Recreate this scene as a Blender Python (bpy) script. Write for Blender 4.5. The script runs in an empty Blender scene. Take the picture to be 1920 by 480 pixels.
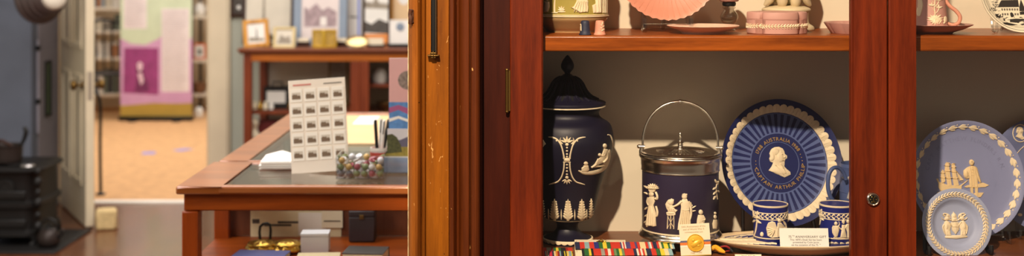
import bpy, bmesh, math, random
from mathutils import Vector, Matrix
from mathutils.geometry import tessellate_polygon

random.seed(7)
PI = math.pi
SC = bpy.context.scene
COL = SC.collection
F, HZ, CX, EYE = 2400.0, -70.0, 960.0, 1.5      # focal length in pixels, horizon row, centre column, eye height

# ------------------------------------------------------------------ camera, world, lights, exposure
cam_d = bpy.data.cameras.new('camera'); cam = bpy.data.objects.new('camera', cam_d); COL.objects.link(cam)
cam.location = (0, 0, EYE); cam.rotation_euler = (PI/2, 0, 0)
cam_d.sensor_width = 36; cam_d.lens = 45; cam_d.shift_y = -310/1920
cam_d.clip_start = 0.05; cam_d.clip_end = 60
cam_d.dof.use_dof = True; cam_d.dof.focus_distance = 2.40; cam_d.dof.aperture_fstop = 3.4
SC.camera = cam
SC.view_settings.view_transform = 'Standard'; SC.view_settings.look = 'None'
SC.view_settings.gamma = 1; SC.view_settings.use_curve_mapping = False
SC.view_settings.exposure = 0.0
wd = bpy.data.worlds.new('world'); SC.world = wd; wd.use_nodes = True
wd.node_tree.nodes['Background'].inputs[0].default_value = (1.0, 0.80, 0.62, 1)
wd.node_tree.nodes['Background'].inputs[1].default_value = 0.20

def lamp(name, kind, loc, energy, color, size=.1, size_y=None, target=None, spot=None, blend=.5):
    d = bpy.data.lights.new(name, kind); d.energy = energy; d.color = color
    if kind == 'AREA':
        d.size = size
        if size_y: d.shape = 'RECTANGLE'; d.size_y = size_y
    else:
        d.shadow_soft_size = size
    if spot: d.spot_size = spot; d.spot_blend = blend
    o = bpy.data.objects.new(name, d); COL.objects.link(o); o.location = loc
    if target:
        o.rotation_euler = (Vector(target) - Vector(loc)).to_track_quat('-Z', 'Y').to_euler()
    return o
lamp('entrance_ceiling_panel', 'AREA', (-2.6, 1.6, 2.9), 85, (1, .95, .90), 1.4, 1.6, target=(-2.3, 3.2, .6))
WARM = (1.0, .80, .58)
lamp('cabinet_spot', 'SPOT', (-.32, .40, 2.82), 440, WARM, .035, target=(.50, 2.40, .98), spot=math.radians(40), blend=.35)
lamp('cabinet_spot_right', 'SPOT', (1.3, .35, 2.9), 18, WARM, .05, target=(.55, 2.45, 1.2), spot=math.radians(44), blend=.7)
lamp('architrave_spot', 'SPOT', (-1.1, .9, 2.9), 16, (1, .72, .42), .08, target=(-.12, 2.28, 1.2), spot=math.radians(24), blend=.8)
lamp('museum_ceiling_panel', 'AREA', (-1.3, 4.9, 2.9), 160, (1, .94, .90), 2.6, 4.2, target=(-1.3, 4.9, 0))
lamp('far_room_ceiling_panel', 'AREA', (-2.6, 10.4, 2.9), 150, (1, .96, .93), 3.0, 3.6, target=(-2.6, 10.4, 0))

# ------------------------------------------------------------------ helpers
def XX(px, Y): return (px - CX)*Y/F
def ZZ(py, Y): return EYE - (py - HZ)*Y/F
def lin(c):
    c = c/255.0
    return c/12.92 if c <= .04045 else ((c + .055)/1.055)**2.4
def rgb(c): return (lin(c[0]), lin(c[1]), lin(c[2]), 1)

MC = {}
def mat(name, c, rough=.5, metal=0, bump=0, bscale=300, var=0, vscale=8, coat=0, spec=.5):
    if name in MC: return MC[name]
    m = bpy.data.materials.new(name); m.use_nodes = True; MC[name] = m
    nt = m.node_tree; b = nt.nodes['Principled BSDF']
    b.inputs['Roughness'].default_value = rough; b.inputs['Metallic'].default_value = metal
    b.inputs['Base Color'].default_value = rgb(c); b.inputs['Coat Weight'].default_value = coat
    b.inputs['Specular IOR Level'].default_value = spec
    tc = nt.nodes.new('ShaderNodeTexCoord')
    n = nt.nodes.new('ShaderNodeTexNoise'); n.inputs['Scale'].default_value = vscale; n.inputs['Detail'].default_value = 5
    nt.links.new(tc.outputs['Object'], n.inputs['Vector'])
    v = var or .06
    r = nt.nodes.new('ShaderNodeValToRGB')
    r.color_ramp.elements[0].position = .3; r.color_ramp.elements[1].position = .7
    k = rgb(c); r.color_ramp.elements[0].color = (k[0]*(1-v), k[1]*(1-v), k[2]*(1-v), 1)
    r.color_ramp.elements[1].color = (min(1, k[0]*(1+v)), min(1, k[1]*(1+v)), min(1, k[2]*(1+v)), 1)
    nt.links.new(n.outputs['Fac'], r.inputs['Fac']); nt.links.new(r.outputs['Color'], b.inputs['Base Color'])
    if bump:
        n2 = nt.nodes.new('ShaderNodeTexNoise'); n2.inputs['Scale'].default_value = bscale
        nt.links.new(tc.outputs['Object'], n2.inputs['Vector'])
        bp = nt.nodes.new('ShaderNodeBump'); bp.inputs['Strength'].default_value = bump; bp.inputs['Distance'].default_value = .002
        nt.links.new(n2.outputs['Fac'], bp.inputs['Height']); nt.links.new(bp.outputs['Normal'], b.inputs['Normal'])
    return m

def wood(name, c, axis='Z', rough=.45, coat=.04, worn=0, fine=60, contrast=.45, chip=(214, 160, 92), spec=.22):
    if name in MC: return MC[name]
    m = bpy.data.materials.new(name); m.use_nodes = True; MC[name] = m
    nt = m.node_tree; N = nt.nodes.new; L = nt.links.new; b = nt.nodes['Principled BSDF']
    b.inputs['Roughness'].default_value = rough; b.inputs['Coat Weight'].default_value = coat; b.inputs['Coat Roughness'].default_value = .12; b.inputs['Specular IOR Level'].default_value = spec
    tc = N('ShaderNodeTexCoord')
    def noise(along, across, det=6, dist=.4):
        mp = N('ShaderNodeMapping'); s = [across]*3; s['XYZ'.index(axis)] = along
        mp.inputs['Scale'].default_value = s; L(tc.outputs['Object'], mp.inputs['Vector'])
        n = N('ShaderNodeTexNoise'); n.inputs['Scale'].default_value = 1; n.inputs['Detail'].default_value = det
        n.inputs['Distortion'].default_value = dist; L(mp.outputs['Vector'], n.inputs['Vector']); return n
    n1 = noise(3.5, fine); n2 = noise(1.2, 9, 3, .8); n3 = noise(40, 420, 2, 0)
    mx = N('ShaderNodeMath'); mx.operation = 'MULTIPLY_ADD'; mx.inputs[1].default_value = .55
    L(n1.outputs['Fac'], mx.inputs[0])
    m2 = N('ShaderNodeMath'); m2.operation = 'MULTIPLY_ADD'; m2.inputs[1].default_value = .3; L(n2.outputs['Fac'], m2.inputs[0])
    m3 = N('ShaderNodeMath'); m3.operation = 'MULTIPLY'; m3.inputs[1].default_value = .15; L(n3.outputs['Fac'], m3.inputs[0])
    L(m3.outputs[0], m2.inputs[2]); L(m2.outputs[0], mx.inputs[2])
    r = N('ShaderNodeValToRGB'); k = rgb(c)
    r.color_ramp.elements[0].position = .36; r.color_ramp.elements[1].position = .66
    r.color_ramp.elements[0].color = (k[0]*(1-contrast), k[1]*(1-contrast*1.1), k[2]*(1-contrast*1.1), 1)
    r.color_ramp.elements[1].color = (min(1, k[0]*(1+contrast*.6)), min(1, k[1]*(1+contrast*.7)), min(1, k[2]*(1+contrast*.6)), 1)
    L(mx.outputs[0], r.inputs['Fac']); out = r.outputs['Color']
    if worn:
        for sc, th, colr in ((noise(60, 170, 4, 1.2), .80 - worn*.1, chip), (noise(90, 140, 2, .5), .80 - worn*.08, (24, 10, 4))):
            rr = N('ShaderNodeValToRGB'); rr.color_ramp.elements[0].position = th; rr.color_ramp.elements[1].position = th + .02
            L(sc.outputs['Fac'], rr.inputs['Fac'])
            mi = N('ShaderNodeMix'); mi.data_type = 'RGBA'; L(rr.outputs['Color'], mi.inputs[0]); L(out, mi.inputs[6])
            mi.inputs[7].default_value = rgb(colr); out = mi.outputs[2]
    L(out, b.inputs['Base Color'])
    bp = N('ShaderNodeBump'); bp.inputs['Strength'].default_value = .12; bp.inputs['Distance'].default_value = .002
    L(n1.outputs['Fac'], bp.inputs['Height']); L(bp.outputs['Normal'], b.inputs['Normal'])
    return m

def glass(name, tint=(1, 1, 1), ior=1.5, rough=.0, boost=1.0):
    if name in MC: return MC[name]
    m = bpy.data.materials.new(name); m.use_nodes = True; MC[name] = m
    nt = m.node_tree; nt.nodes.clear(); N = nt.nodes.new; L = nt.links.new
    o = N('ShaderNodeOutputMaterial'); mx = N('ShaderNodeMixShader'); t = N('ShaderNodeBsdfTransparent'); g = N('ShaderNodeBsdfGlossy')
    t.inputs[0].default_value = (*tint, 1); g.inputs['Roughness'].default_value = rough
    f = N('ShaderNodeFresnel'); f.inputs[0].default_value = ior
    mu = N('ShaderNodeMath'); mu.operation = 'MULTIPLY'; mu.inputs[1].default_value = boost; mu.use_clamp = True
    ge = N('ShaderNodeNewGeometry'); ou = N('ShaderNodeMath'); ou.operation = 'SUBTRACT'; ou.inputs[0].default_value = 1; L(ge.outputs['Backfacing'], ou.inputs[1])
    fr = N('ShaderNodeMath'); fr.operation = 'MULTIPLY'; L(mu.outputs[0], fr.inputs[0]); L(ou.outputs[0], fr.inputs[1])      # only the outer face of the pane mirrors
    L(f.outputs[0], mu.inputs[0]); L(fr.outputs[0], mx.inputs[0]); L(t.outputs[0], mx.inputs[1]); L(g.outputs[0], mx.inputs[2]); L(mx.outputs[0], o.inputs[0])
    return m

class MB:
    def __init__(s): s.v = []; s.f = []; s.m = []
    def add(s, vs, fs, m=0):
        o = len(s.v); s.v += [tuple(v) for v in vs]; s.f += [[i + o for i in f] for f in fs]; s.m += [m]*len(fs); return s
    def box(s, x0, x1, y0, y1, z0, z1, m=0, M=None):
        vs = [Vector((x, y, z)) for x in (x0, x1) for y in (y0, y1) for z in (z0, z1)]
        if M: vs = [M @ v for v in vs]
        return s.add(vs, [(0, 1, 3, 2), (4, 6, 7, 5), (0, 4, 5, 1), (2, 3, 7, 6), (0, 2, 6, 4), (1, 5, 7, 3)], m)
    def lathe(s, prof, seg=48, c=(0, 0, 0), m=0, mf=None, M=None, rf=None):
        vs = []; fs = []; ms = []
        for i, (r, z) in enumerate(prof):
            for k in range(seg):
                a = 2*PI*k/seg; rr = r*(rf(a, i) if rf else 1)
                p = Vector((c[0] + rr*math.sin(a), c[1] - rr*math.cos(a), c[2] + z))
                vs.append(M @ p if M else p)
        for i in range(len(prof) - 1):
            for k in range(seg):
                k2 = (k + 1) % seg
                fs.append((i*seg + k, i*seg + k2, (i+1)*seg + k2, (i+1)*seg + k)); ms.append(mf(i, k) if mf else m)
        o = len(s.v); s.v += [tuple(v) for v in vs]; s.f += [[i + o for i in f] for f in fs]; s.m += ms
        n = len(prof)
        if prof[0][0] > 1e-6: s.f.append([o + k for k in range(seg)][::-1]); s.m.append(mf(0, 0) if mf else m)
        if prof[-1][0] > 1e-6: s.f.append([o + (n-1)*seg + k for k in range(seg)]); s.m.append(mf(n-2, 0) if mf else m)
        return s
    def tube(s, pts, r, seg=10, m=0, sub=0, closed=False):
        P = [Vector(p) for p in pts]
        R = list(r) if hasattr(r, '__len__') else [r]*len(P)
        if sub: P, R = catmull(P, R, sub, closed)
        n = len(P); vs = []; fs = []
        up = None
        for i, p in enumerate(P):
            t = (P[(i+1) % n] - P[i-1]) if closed or 0 < i < n-1 else (P[1] - P[0] if i == 0 else P[-1] - P[-2])
            t.normalize()
            if up is None:
                up = Vector((0, 0, 1)) if abs(t.z) < .9 else Vector((1, 0, 0))
            up = (up - t*up.dot(t)).normalized(); sd = t.cross(up)
            for k in range(seg):
                a = 2*PI*k/seg; vs.append(p + (up*math.cos(a) + sd*math.sin(a))*R[i])
        for i in range(n if closed else n-1):
            for k in range(seg):
                k2 = (k+1) % seg; j = (i+1) % n
                fs.append((i*seg + k, i*seg + k2, j*seg + k2, j*seg + k))
        if not closed:
            fs.append(tuple(range(seg))[::-1]); fs.append(tuple((n-1)*seg + k for k in range(seg)))
        return s.add(vs, fs, m)
    def ball(s, c, r, seg=14, m=0, sc=(1, 1, 1)):
        n = max(6, seg//2); prof = [(r*math.sin(PI*i/n), -r*math.cos(PI*i/n)) for i in range(n+1)]
        prof[0] = (1e-7, -r); prof[-1] = (1e-7, r)
        return s.lathe(prof, seg, m=m, M=Matrix.Translation(c) @ Matrix.Diagonal((*sc, 1)))
    def prism(s, pts, z0, z1, m=0, M=None):           # outline in x,y extruded along z
        n = len(pts); vs = [Vector((x, y, z0)) for x, y in pts] + [Vector((x, y, z1)) for x, y in pts]
        if M: vs = [M @ v for v in vs]
        tr = tessellate_polygon([[Vector((x, y, 0)) for x, y in pts]])
        fs = [tuple(t) for t in tr] + [tuple(i + n for i in t)[::-1] for t in tr] + [(i, (i+1) % n, n + (i+1) % n, n + i) for i in range(n)]
        return s.add(vs, fs, m)
    def build(s, name, mats, parent=None, bevel=0, smooth=35, seg=2, loc=None):
        me = bpy.data.meshes.new(name); me.from_pydata(s.v, [], s.f)
        for mm in (mats if isinstance(mats, (list, tuple)) else [mats]): me.materials.append(mm)
        me.polygons.foreach_set('material_index', s.m)
        bm = bmesh.new(); bm.from_mesh(me)
        bmesh.ops.remove_doubles(bm, verts=bm.verts, dist=1e-6)
        bmesh.ops.recalc_face_normals(bm, faces=bm.faces); bm.to_mesh(me); bm.free()
        if smooth:
            me.polygons.foreach_set('use_smooth', [True]*len(me.polygons)); me.set_sharp_from_angle(angle=math.radians(smooth))
        o = bpy.data.objects.new(name, me); COL.objects.link(o)
        if parent: o.parent = parent
        if loc: o.location = loc
        if bevel:
            b = o.modifiers.new('bevel', 'BEVEL'); b.width = bevel; b.segments = seg; b.limit_method = 'ANGLE'; b.angle_limit = math.radians(40)
        return o

def catmull(P, R, sub, closed=False):
    n = len(P); Q = []; S = []
    for i in range(n if closed else n-1):
        if closed: a, b, c, d = P[i-1], P[i], P[(i+1) % n], P[(i+2) % n]; r0, r1 = R[i], R[(i+1) % n]
        else: a, b, c, d = P[max(i-1, 0)], P[i], P[i+1], P[min(i+2, n-1)]; r0, r1 = R[i], R[i+1]
        for k in range(sub):
            t = k/sub
            Q.append(.5*((2*b) + (c - a)*t + (2*a - 5*b + 4*c - d)*t*t + (3*b - a - 3*c + d)*t**3)); S.append(r0 + (r1 - r0)*t)
    if not closed: Q.append(P[-1]); S.append(R[-1])
    return Q, S

class Relief(MB):
    """raised ornament laid on a surface: fn(x, y, h) gives the point h above the surface at x, y"""
    def __init__(s, fn): super().__init__(); s.fn = fn
    def dome(s, x, y, rx, ry, h=.0016, rot=0, m=0, seg=12):
        c, sn = math.cos(rot), math.sin(rot); vs = []; fs = []
        lv = ((1, -.0006), (.95, .45*h), (.7, .8*h), (.35, h))
        for q, hh in lv:
            for k in range(seg):
                a = 2*PI*k/seg; u, v = rx*q*math.cos(a), ry*q*math.sin(a)
                vs.append(s.fn(x + u*c - v*sn, y + u*sn + v*c, hh))
        vs.append(s.fn(x, y, h))
        for i in range(3):
            for k in range(seg):
                k2 = (k+1) % seg; fs.append((i*seg + k, i*seg + k2, (i+1)*seg + k2, (i+1)*seg + k))
        for k in range(seg): fs.append((3*seg + k, 3*seg + (k+1) % seg, 4*seg))
        s.add(vs, fs, m); return s
    def strip(s, pts, ws, h=.0014, sub=4, m=0, closed=False):
        P = [Vector((p[0], p[1], 0)) for p in pts]; W = list(ws) if hasattr(ws, '__len__') else [ws]*len(P)
        P, W = catmull(P, W, sub, closed); n = len(P); vs = []; fs = []
        for i, p in enumerate(P):
            t = P[(i+1) % n] - P[i-1] if closed or 0 < i < n-1 else (P[1] - P[0] if i == 0 else P[-1] - P[-2])
            l = t.length or 1; nx, ny = -t.y/l, t.x/l; w = W[i]/2
            for q, hh in ((-1, -.0006), (-.85, .55*h), (0, h), (.85, .55*h), (1, -.0006)):
                vs.append(s.fn(p.x + nx*w*q, p.y + ny*w*q, hh))
        for i in range(n if closed else n-1):
            for k in range(4):
                j = (i+1) % n; fs.append((i*5 + k, i*5 + k + 1, j*5 + k + 1, j*5 + k))
        if not closed: fs += [(0, 1, 2, 3, 4), tuple((n-1)*5 + k for k in range(5))]
        s.add(vs, fs, m); return s
    def poly(s, pts, h=.0014, inset=.8, m=0):
        n = len(pts); ar = sum(pts[i][0]*pts[(i+1) % n][1] - pts[(i+1) % n][0]*pts[i][1] for i in range(n))
        sg = 1 if ar > 0 else -1; inn = []
        for i in range(n):
            a, b, c = Vector(pts[i-1]), Vector(pts[i]), Vector(pts[(i+1) % n])
            d1 = (b - a); d2 = (c - b); d1 = d1/(d1.length or 1); d2 = d2/(d2.length or 1)
            nn = Vector((-(d1.y + d2.y), d1.x + d2.x)); nn = nn/(nn.length or 1)
            inn.append(b + nn*inset*sg)
        vs = [s.fn(x, y, -.0006) for x, y in pts] + [s.fn(x, y, h*.6) for x, y in pts] + [s.fn(p.x, p.y, h) for p in inn]
        fs = [(i + o, (i+1) % n + o, (i+1) % n + n + o, i + n + o) for o in (0, n) for i in range(n)]
        tr = tessellate_polygon([[Vector((x, y, 0)) for x, y in pts]])
        fs += [tuple(i + 2*n for i in t) for t in tr]
        s.add(vs, fs, m); return s
    def leaf(s, x, y, ang, ln, w, h=.0015, m=0):
        c, sn = math.cos(ang), math.sin(ang)
        s.strip([(x, y), (x + c*ln*.35, y + sn*ln*.35), (x + c*ln*.7, y + sn*ln*.7), (x + c*ln, y + sn*ln)], [w*.35, w, w*.75, w*.08], h, 2, m); return s
    def text(s, t, x, y, size, h=.0006, m=0, ang=0, align='CENTER', space=1.0):
        me, wd_ = glyphs(t, space); c, sn = math.cos(ang), math.sin(ang)
        off = {'CENTER': -wd_/2, 'LEFT': 0, 'RIGHT': -wd_}[align]
        vs = []
        for v in me[0]:
            u, w = (v[0] + off)*size, -v[1]*size
            vs.append(s.fn(x + u*c - w*sn, y + u*sn + w*c, h))
        s.add(vs, me[1], m); return s
    def arc_text(s, t, cx, cy, r, a0, size, h=.0006, m=0, flip=False, track=.12):
        # angles measured clockwise from the top; a0 is the middle of the phrase
        ws = [(glyphs(ch)[1] if ch != ' ' else .35) + track for ch in t]
        tot = sum(ws)*size/r; a = a0 - tot/2 if not flip else a0 + tot/2
        for ch, w in zip(t, ws):
            st = w*size/r/2; a = a + st if not flip else a - st
            if ch != ' ':
                rr = r - size*.36 if not flip else r + size*.36
                s.text(ch, cx + rr*math.sin(a), cy - rr*math.cos(a), size, h, m, a if not flip else a + PI)
            a = a + st if not flip else a - st
        return s
GC = {}
def glyphs(t, space=1.0):
    if (t, space) in GC: return GC[(t, space)]
    cu = bpy.data.curves.new('t', 'FONT'); cu.body = t; cu.size = 1; cu.resolution_u = 2; cu.space_character = space
    o = bpy.data.objects.new('t', cu); COL.objects.link(o)
    dg = bpy.context.evaluated_depsgraph_get(); e = o.evaluated_get(dg); me = e.to_mesh()
    vs = [tuple(v.co) for v in me.vertices]; fs = [tuple(p.vertices) for p in me.polygons]; e.to_mesh_clear()
    bpy.data.objects.remove(o); bpy.data.curves.remove(cu)
    x0 = min(v[0] for v in vs); x1 = max(v[0] for v in vs)
    vs = [(v[0] - x0, v[1], 0) for v in vs]
    GC[(t, space)] = ((vs, fs), x1 - x0); return GC[(t, space)]

def tag(o, label, cat, group=None, kind=None):
    o['label'] = label; o['category'] = cat
    if group: o['group'] = group
    if kind: o['kind'] = kind
    return o
def thing(name, label, cat, loc=(0, 0, 0), rot=(0, 0, 0), group=None):
    o = bpy.data.objects.new(name, None); COL.objects.link(o); o.location = loc; o.rotation_euler = rot; o.empty_display_size = .05
    return tag(o, label, cat, group)
def struct(o): o['kind'] = 'structure'; return o
def copy_thing(root, loc, rot, label, group=None):
    r = root.copy(); COL.objects.link(r); r.location = loc; r.rotation_euler = rot; r['label'] = label
    if group: r['group'] = group
    for ch in list(root.children):
        c = ch.copy(); COL.objects.link(c); c.parent = r
        for g in ch.children:
            d = g.copy(); COL.objects.link(d); d.parent = c
    return r
def ngon(n, r, a0=0): return [(r*math.cos(a0 + 2*PI*i/n), r*math.sin(a0 + 2*PI*i/n)) for i in range(n)]

# ------------------------------------------------------------------ materials
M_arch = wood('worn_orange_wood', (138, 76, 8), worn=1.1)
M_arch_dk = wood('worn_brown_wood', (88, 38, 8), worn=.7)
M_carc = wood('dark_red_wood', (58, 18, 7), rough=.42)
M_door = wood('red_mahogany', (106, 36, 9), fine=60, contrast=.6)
M_shelf = wood('shelf_mahogany', (150, 74, 20), axis='X', fine=60, contrast=.6, rough=.32)
M_base = wood('base_shelf_wood', (120, 68, 36), axis='X', fine=40, contrast=.3, rough=.35)
M_back = mat('cream_back_panel', (226, 214, 192), .55, var=.04, vscale=3)
M_case = wood('display_case_wood', (164, 92, 40), axis='X', fine=40, contrast=.35, rough=.3, coat=.5, spec=.5)
M_casea = wood('display_case_apron_wood', (150, 68, 16), axis='X', fine=40, contrast=.4, rough=.4)
M_casev = wood('display_case_leg_wood', (150, 64, 16), axis='Z', fine=40, contrast=.35, rough=.35)
M_floor = wood('floor_boards', (104, 58, 34), axis='Y', fine=22, contrast=.4, rough=.22, coat=.4)
M_pane = glass('window_pane_glass', (.985, .985, .98), 1.45, 0, .8)
M_topg = glass('case_top_glass', (.97, .98, .97), 1.5, 0, 1.2)
M_acr = glass('clear_acrylic', (.90, .905, .91), 1.5, .10, 3.2)
M_cream = mat('cream_jasper_relief', (232, 214, 182), .62, bump=.1, bscale=500)
M_navy = mat('dark_navy_jasper', (19, 16, 38), .5, bump=.08, bscale=700)
M_navy2 = mat('slate_navy_jasper', (50, 42, 66), .32, bump=.08, bscale=700)
M_royal = mat('royal_blue_jasper', (26, 34, 112), .45, bump=.08, bscale=700)
M_pnavy = mat('plate_navy_jasper', (26, 34, 88), .5)
M_pray = mat('plate_ray_blue', (84, 98, 148), .5)
M_pale = mat('pale_blue_jasper', (130, 136, 174), .55, bump=.06, bscale=700)
M_pale2 = mat('sky_blue_jasper', (156, 164, 194), .55, bump=.06, bscale=700)
M_pink = mat('pink_jasper', (212, 146, 122), .6, bump=.08, bscale=700)
M_pinkg = mat('pink_glazed', (202, 132, 108), .42)
M_lilac = mat('lilac_pink_jasper', (190, 142, 130), .6, bump=.08, bscale=700)
M_green = mat('olive_green_jasper', (166, 150, 70), .55, bump=.06, bscale=700)
M_gold = mat('gold_lettering', (196, 160, 84), .45, .3)
M_silver = mat('polished_silver', (224, 214, 200), .24, 1)
M_brass = mat('brass', (198, 156, 74), .25, 1)
M_abrass = mat('aged_brass', (120, 92, 48), .4, .9)
M_black = mat('black_metal', (18, 17, 17), .4, .2)
M_blackp = mat('black_plastic', (20, 20, 22), .35)
M_iron = mat('cast_iron', (30, 28, 27), .5, .3, bump=.3, bscale=60)
M_white = mat('white_card', (240, 236, 228), .7)
M_paper = mat('cream_paper', (236, 224, 196), .75)
M_ink = mat('grey_ink', (92, 84, 76), .7)
M_inkd = mat('dark_ink', (40, 36, 36), .7)

# ------------------------------------------------------------------ the setting
def tstruct(name, bm, m, **k): return struct(bm.build(name, m, **k))
M_wallg = mat('grey_green_wall_paint', (176, 178, 162), .7, var=.05, vscale=2)
M_frame = mat('cream_gloss_paint', (222, 206, 176), .45, var=.05, vscale=6)
M_plast = mat('warm_plaster', (206, 188, 160), .8)
M_carpet = mat('tan_carpet', (206, 158, 108), .95, var=.12, vscale=14, bump=.3, bscale=200)
tstruct('floor', MB().box(-4.0, 2.2, -1.0, 8.0, -.06, 0), M_floor, smooth=0)
tstruct('floor_far_room', MB().box(-5.2, 1.2, 8.0, 13.4, -.06, .004), M_carpet, smooth=0)
DL, DR = -2.86, -1.90                         # door opening in the back wall
Wb = MB().box(-4.0, DL, 8.0, 8.14, 0, 2.9).box(DR, 2.2, 8.0, 8.14, 0, 2.9).box(DL, DR, 8.0, 8.14, 2.08, 2.9)
tstruct('wall_back', Wb, M_wallg, smooth=0)
tstruct('wall_left', MB().box(-4.1, -4.0, 2.6, 8.14, 0, 2.9), M_wallg, smooth=0)
tstruct('wall_right', MB().box(2.2, 2.3, 2.6, 8.14, 0, 2.9), M_plast, smooth=0)
tstruct('wall_far', MB().box(-5.2, 1.2, 13.3, 13.4, 0, 2.9), M_plast, smooth=0)
tstruct('wall_far_left', MB().box(-5.3, -5.2, 8.14, 13.4, 0, 2.9), M_plast, smooth=0)
tstruct('wall_far_right', MB().box(1.2, 1.3, 8.14, 13.4, 0, 2.9), M_plast, smooth=0)
# the wall the display cabinet is built into, ending at the worn door jamb
tstruct('wall_front', MB().box(-.150, 2.2, 2.64, 2.74, 0, 2.9).box(-.05, 2.2, 2.30, 2.64, 2.02, 2.9), M_plast, smooth=0)
fr = MB()
for x0, x1 in ((DL - .02, DL + .055), (DR, DR + .145)):
    fr.box(x0, x1, 7.965, 8.16, 0, 2.16)
    fr.box(x0 + .012, x1 - .012, 7.952, 7.97, 0, 2.15)
fr.box(DL - .02, DR + .145, 7.965, 8.16, 2.05, 2.19)
tstruct('trim_1', fr, M_frame, bevel=.006)
tstruct('trim_2', MB().box(DL + .05, DR, 7.965, 8.035, -.01, .012), mat('threshold_paint', (236, 228, 214), .5), bevel=.004)
tstruct('baseboard_back', MB().box(DR + .15, 2.2, 7.975, 8.0, 0, .14).box(-4.0, DL - .03, 7.975, 8.0, 0, .14), M_frame, bevel=.005)

# worn jamb and architrave beside the cabinet, in section (photo columns at this depth)
def section(name, pts, m, z0=0, z1=2.9, back=2.66):
    # pts: (pixel column, depth) along the face, left to right
    P = [(XX(px, Y), Y) for px, Y in pts]
    P = P + [(P[-1][0], back), (P[0][0], back)]
    return struct(MB().prism(P, z0, z1).build(name, m, smooth=25))
bead = [(766, 2.300), (766.5, 2.292), (769, 2.283), (773, 2.278), (778, 2.2765), (783, 2.278), (787, 2.283), (789.5, 2.290), (790.2, 2.296), (791.5, 2.292), (794, 2.289), (796.5, 2.291), (797.5, 2.296), (798.5, 2.287)]
section('trim_3', bead, wood('worn_bead_wood', (140, 78, 22), worn=.8, contrast=.5), back=2.64)
section('trim_4', [(798.6, 2.287), (799.5, 2.2855), (841.2, 2.2855), (842.2, 2.288)], M_arch, back=2.64)
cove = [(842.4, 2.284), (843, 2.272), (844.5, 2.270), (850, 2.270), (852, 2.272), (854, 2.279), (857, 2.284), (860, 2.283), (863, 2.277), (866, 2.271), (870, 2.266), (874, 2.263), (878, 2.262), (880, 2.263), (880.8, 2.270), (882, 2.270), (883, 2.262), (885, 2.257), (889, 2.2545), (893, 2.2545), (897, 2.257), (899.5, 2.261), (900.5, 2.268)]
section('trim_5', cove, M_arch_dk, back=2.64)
tstruct('trim_6', MB().box(XX(765.2, 2.3), XX(766.2, 2.3), 2.2945, 2.66, 0, 2.9), mat('raw_pale_edge', (232, 206, 160), .8, var=.4, vscale=60), smooth=0)
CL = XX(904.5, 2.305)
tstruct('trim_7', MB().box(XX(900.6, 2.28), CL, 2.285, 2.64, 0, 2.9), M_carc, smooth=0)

# ------------------------------------------------------------------ built-in display cabinet
YW = 2.60; ZS = EYE - 503*YW/F                   # back panel plane, base shelf top
CR = 1.42; ZT = 1.96; YD = 2.30                  # right end, top, door face
Z2 = 1.367                                        # upper shelf top
cab = thing('display_cabinet', 'red mahogany glazed display cabinet with two doors, built in beside the worn door jamb', 'display cabinet', (0, 0, 0))
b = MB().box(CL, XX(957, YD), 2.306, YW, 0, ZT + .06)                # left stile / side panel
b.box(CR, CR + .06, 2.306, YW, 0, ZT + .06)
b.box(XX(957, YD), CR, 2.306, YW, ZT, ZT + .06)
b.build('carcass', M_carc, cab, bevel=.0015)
MB().box(XX(957, YD), CR, YW, YW + .014, ZS - .03, ZT).build('back_panel', M_back, cab, smooth=0)
MB().box(XX(957, YD) + .001, CR, 2.334, YW, Z2 - .0292, Z2).build('shelf', M_shelf, cab, bevel=.004, seg=3)
MB().box(XX(957, YD) + .001, CR, 2.328, YW, ZS - .03, ZS).build('base_shelf', M_base, cab, bevel=.002)
MB().box(XX(957, YD), CR, 2.31, YW, 0, ZS - .032).build('plinth', M_carc, cab, bevel=.002)
def door(xl, xr, w_l, w_r, nm='door'):
    z0, z1, wb, wt = ZS - .075, ZT, .06, .075
    d = MB()
    d.box(xl, xl + w_l, YD, YD + .024, z0, z1); d.box(xr - w_r, xr, YD, YD + .024, z0, z1)
    d.box(xl + w_l, xr - w_r, YD, YD + .024, z0, z0 + wb); d.box(xl + w_l, xr - w_r, YD, YD + .024, z1 - wt, z1)
    o = d.build(nm, M_door, cab, bevel=.0025, seg=3)
    # glazing bead: a thin moulding round the pane
    g = MB(); a, c = xl + w_l, xr - w_r; e, f = z0 + wb, z1 - wt; t = .005
    for q in ((a, a + t, e, f), (c - t, c, e, f), (a, c, e, e + t), (a, c, f - t, f)):
        g.box(q[0], q[1], YD + .006, YD + .022, q[2], q[3])
    g.build('glazing_bead', M_door, o, bevel=.0015)
    MB().box(a + .001, c - .001, YD + .011, YD + .014, e, f).build('glass_pane', M_pane, o, smooth=0)
    return o
x0 = XX(956, YD); xm = XX(1665.3, YD)
dl = door(x0, xm - .0012, XX(1013, YD) - x0, xm - XX(1604, YD))
dr_ = door(xm + .0012, CR, XX(1714, YD) - xm, .06)
hx = XX(950.5, 2.30)
h = MB().tube([(hx, 2.297, ZZ(131, 2.3)), (hx, 2.297, ZZ(209, 2.3))], .0028, 12)
for k in range(1, 4):
    z = ZZ(131, 2.3) + (ZZ(209, 2.3) - ZZ(131, 2.3))*k/4
    h.tube([(hx, 2.297, z - .0006), (hx, 2.297, z + .0006)], .0031, 12)
for z in (ZZ(131, 2.3), ZZ(209, 2.3)): h.ball((hx, 2.297, z), .0034, 10)
h.box(hx - .002, hx + .006, 2.2985, 2.3065, ZZ(208, 2.3), ZZ(132, 2.3))
h.build('hinge', M_abrass, dl)
lx, lz = XX(1636.5, YD), ZZ(373.5, YD)
Mx = Matrix.Translation((lx, YD, lz)) @ Matrix.Rotation(PI/2, 4, 'X')
lk = MB().lathe([(.0125, 0), (.0125, .0012), (.0112, .0042), (.0098, .0052), (.0086, .0046), (.0082, .0030), (1e-7, .0030)], 32, M=Mx)
lk.build('lock', mat('nickel', (206, 190, 170), .2, 1), dl)
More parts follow.
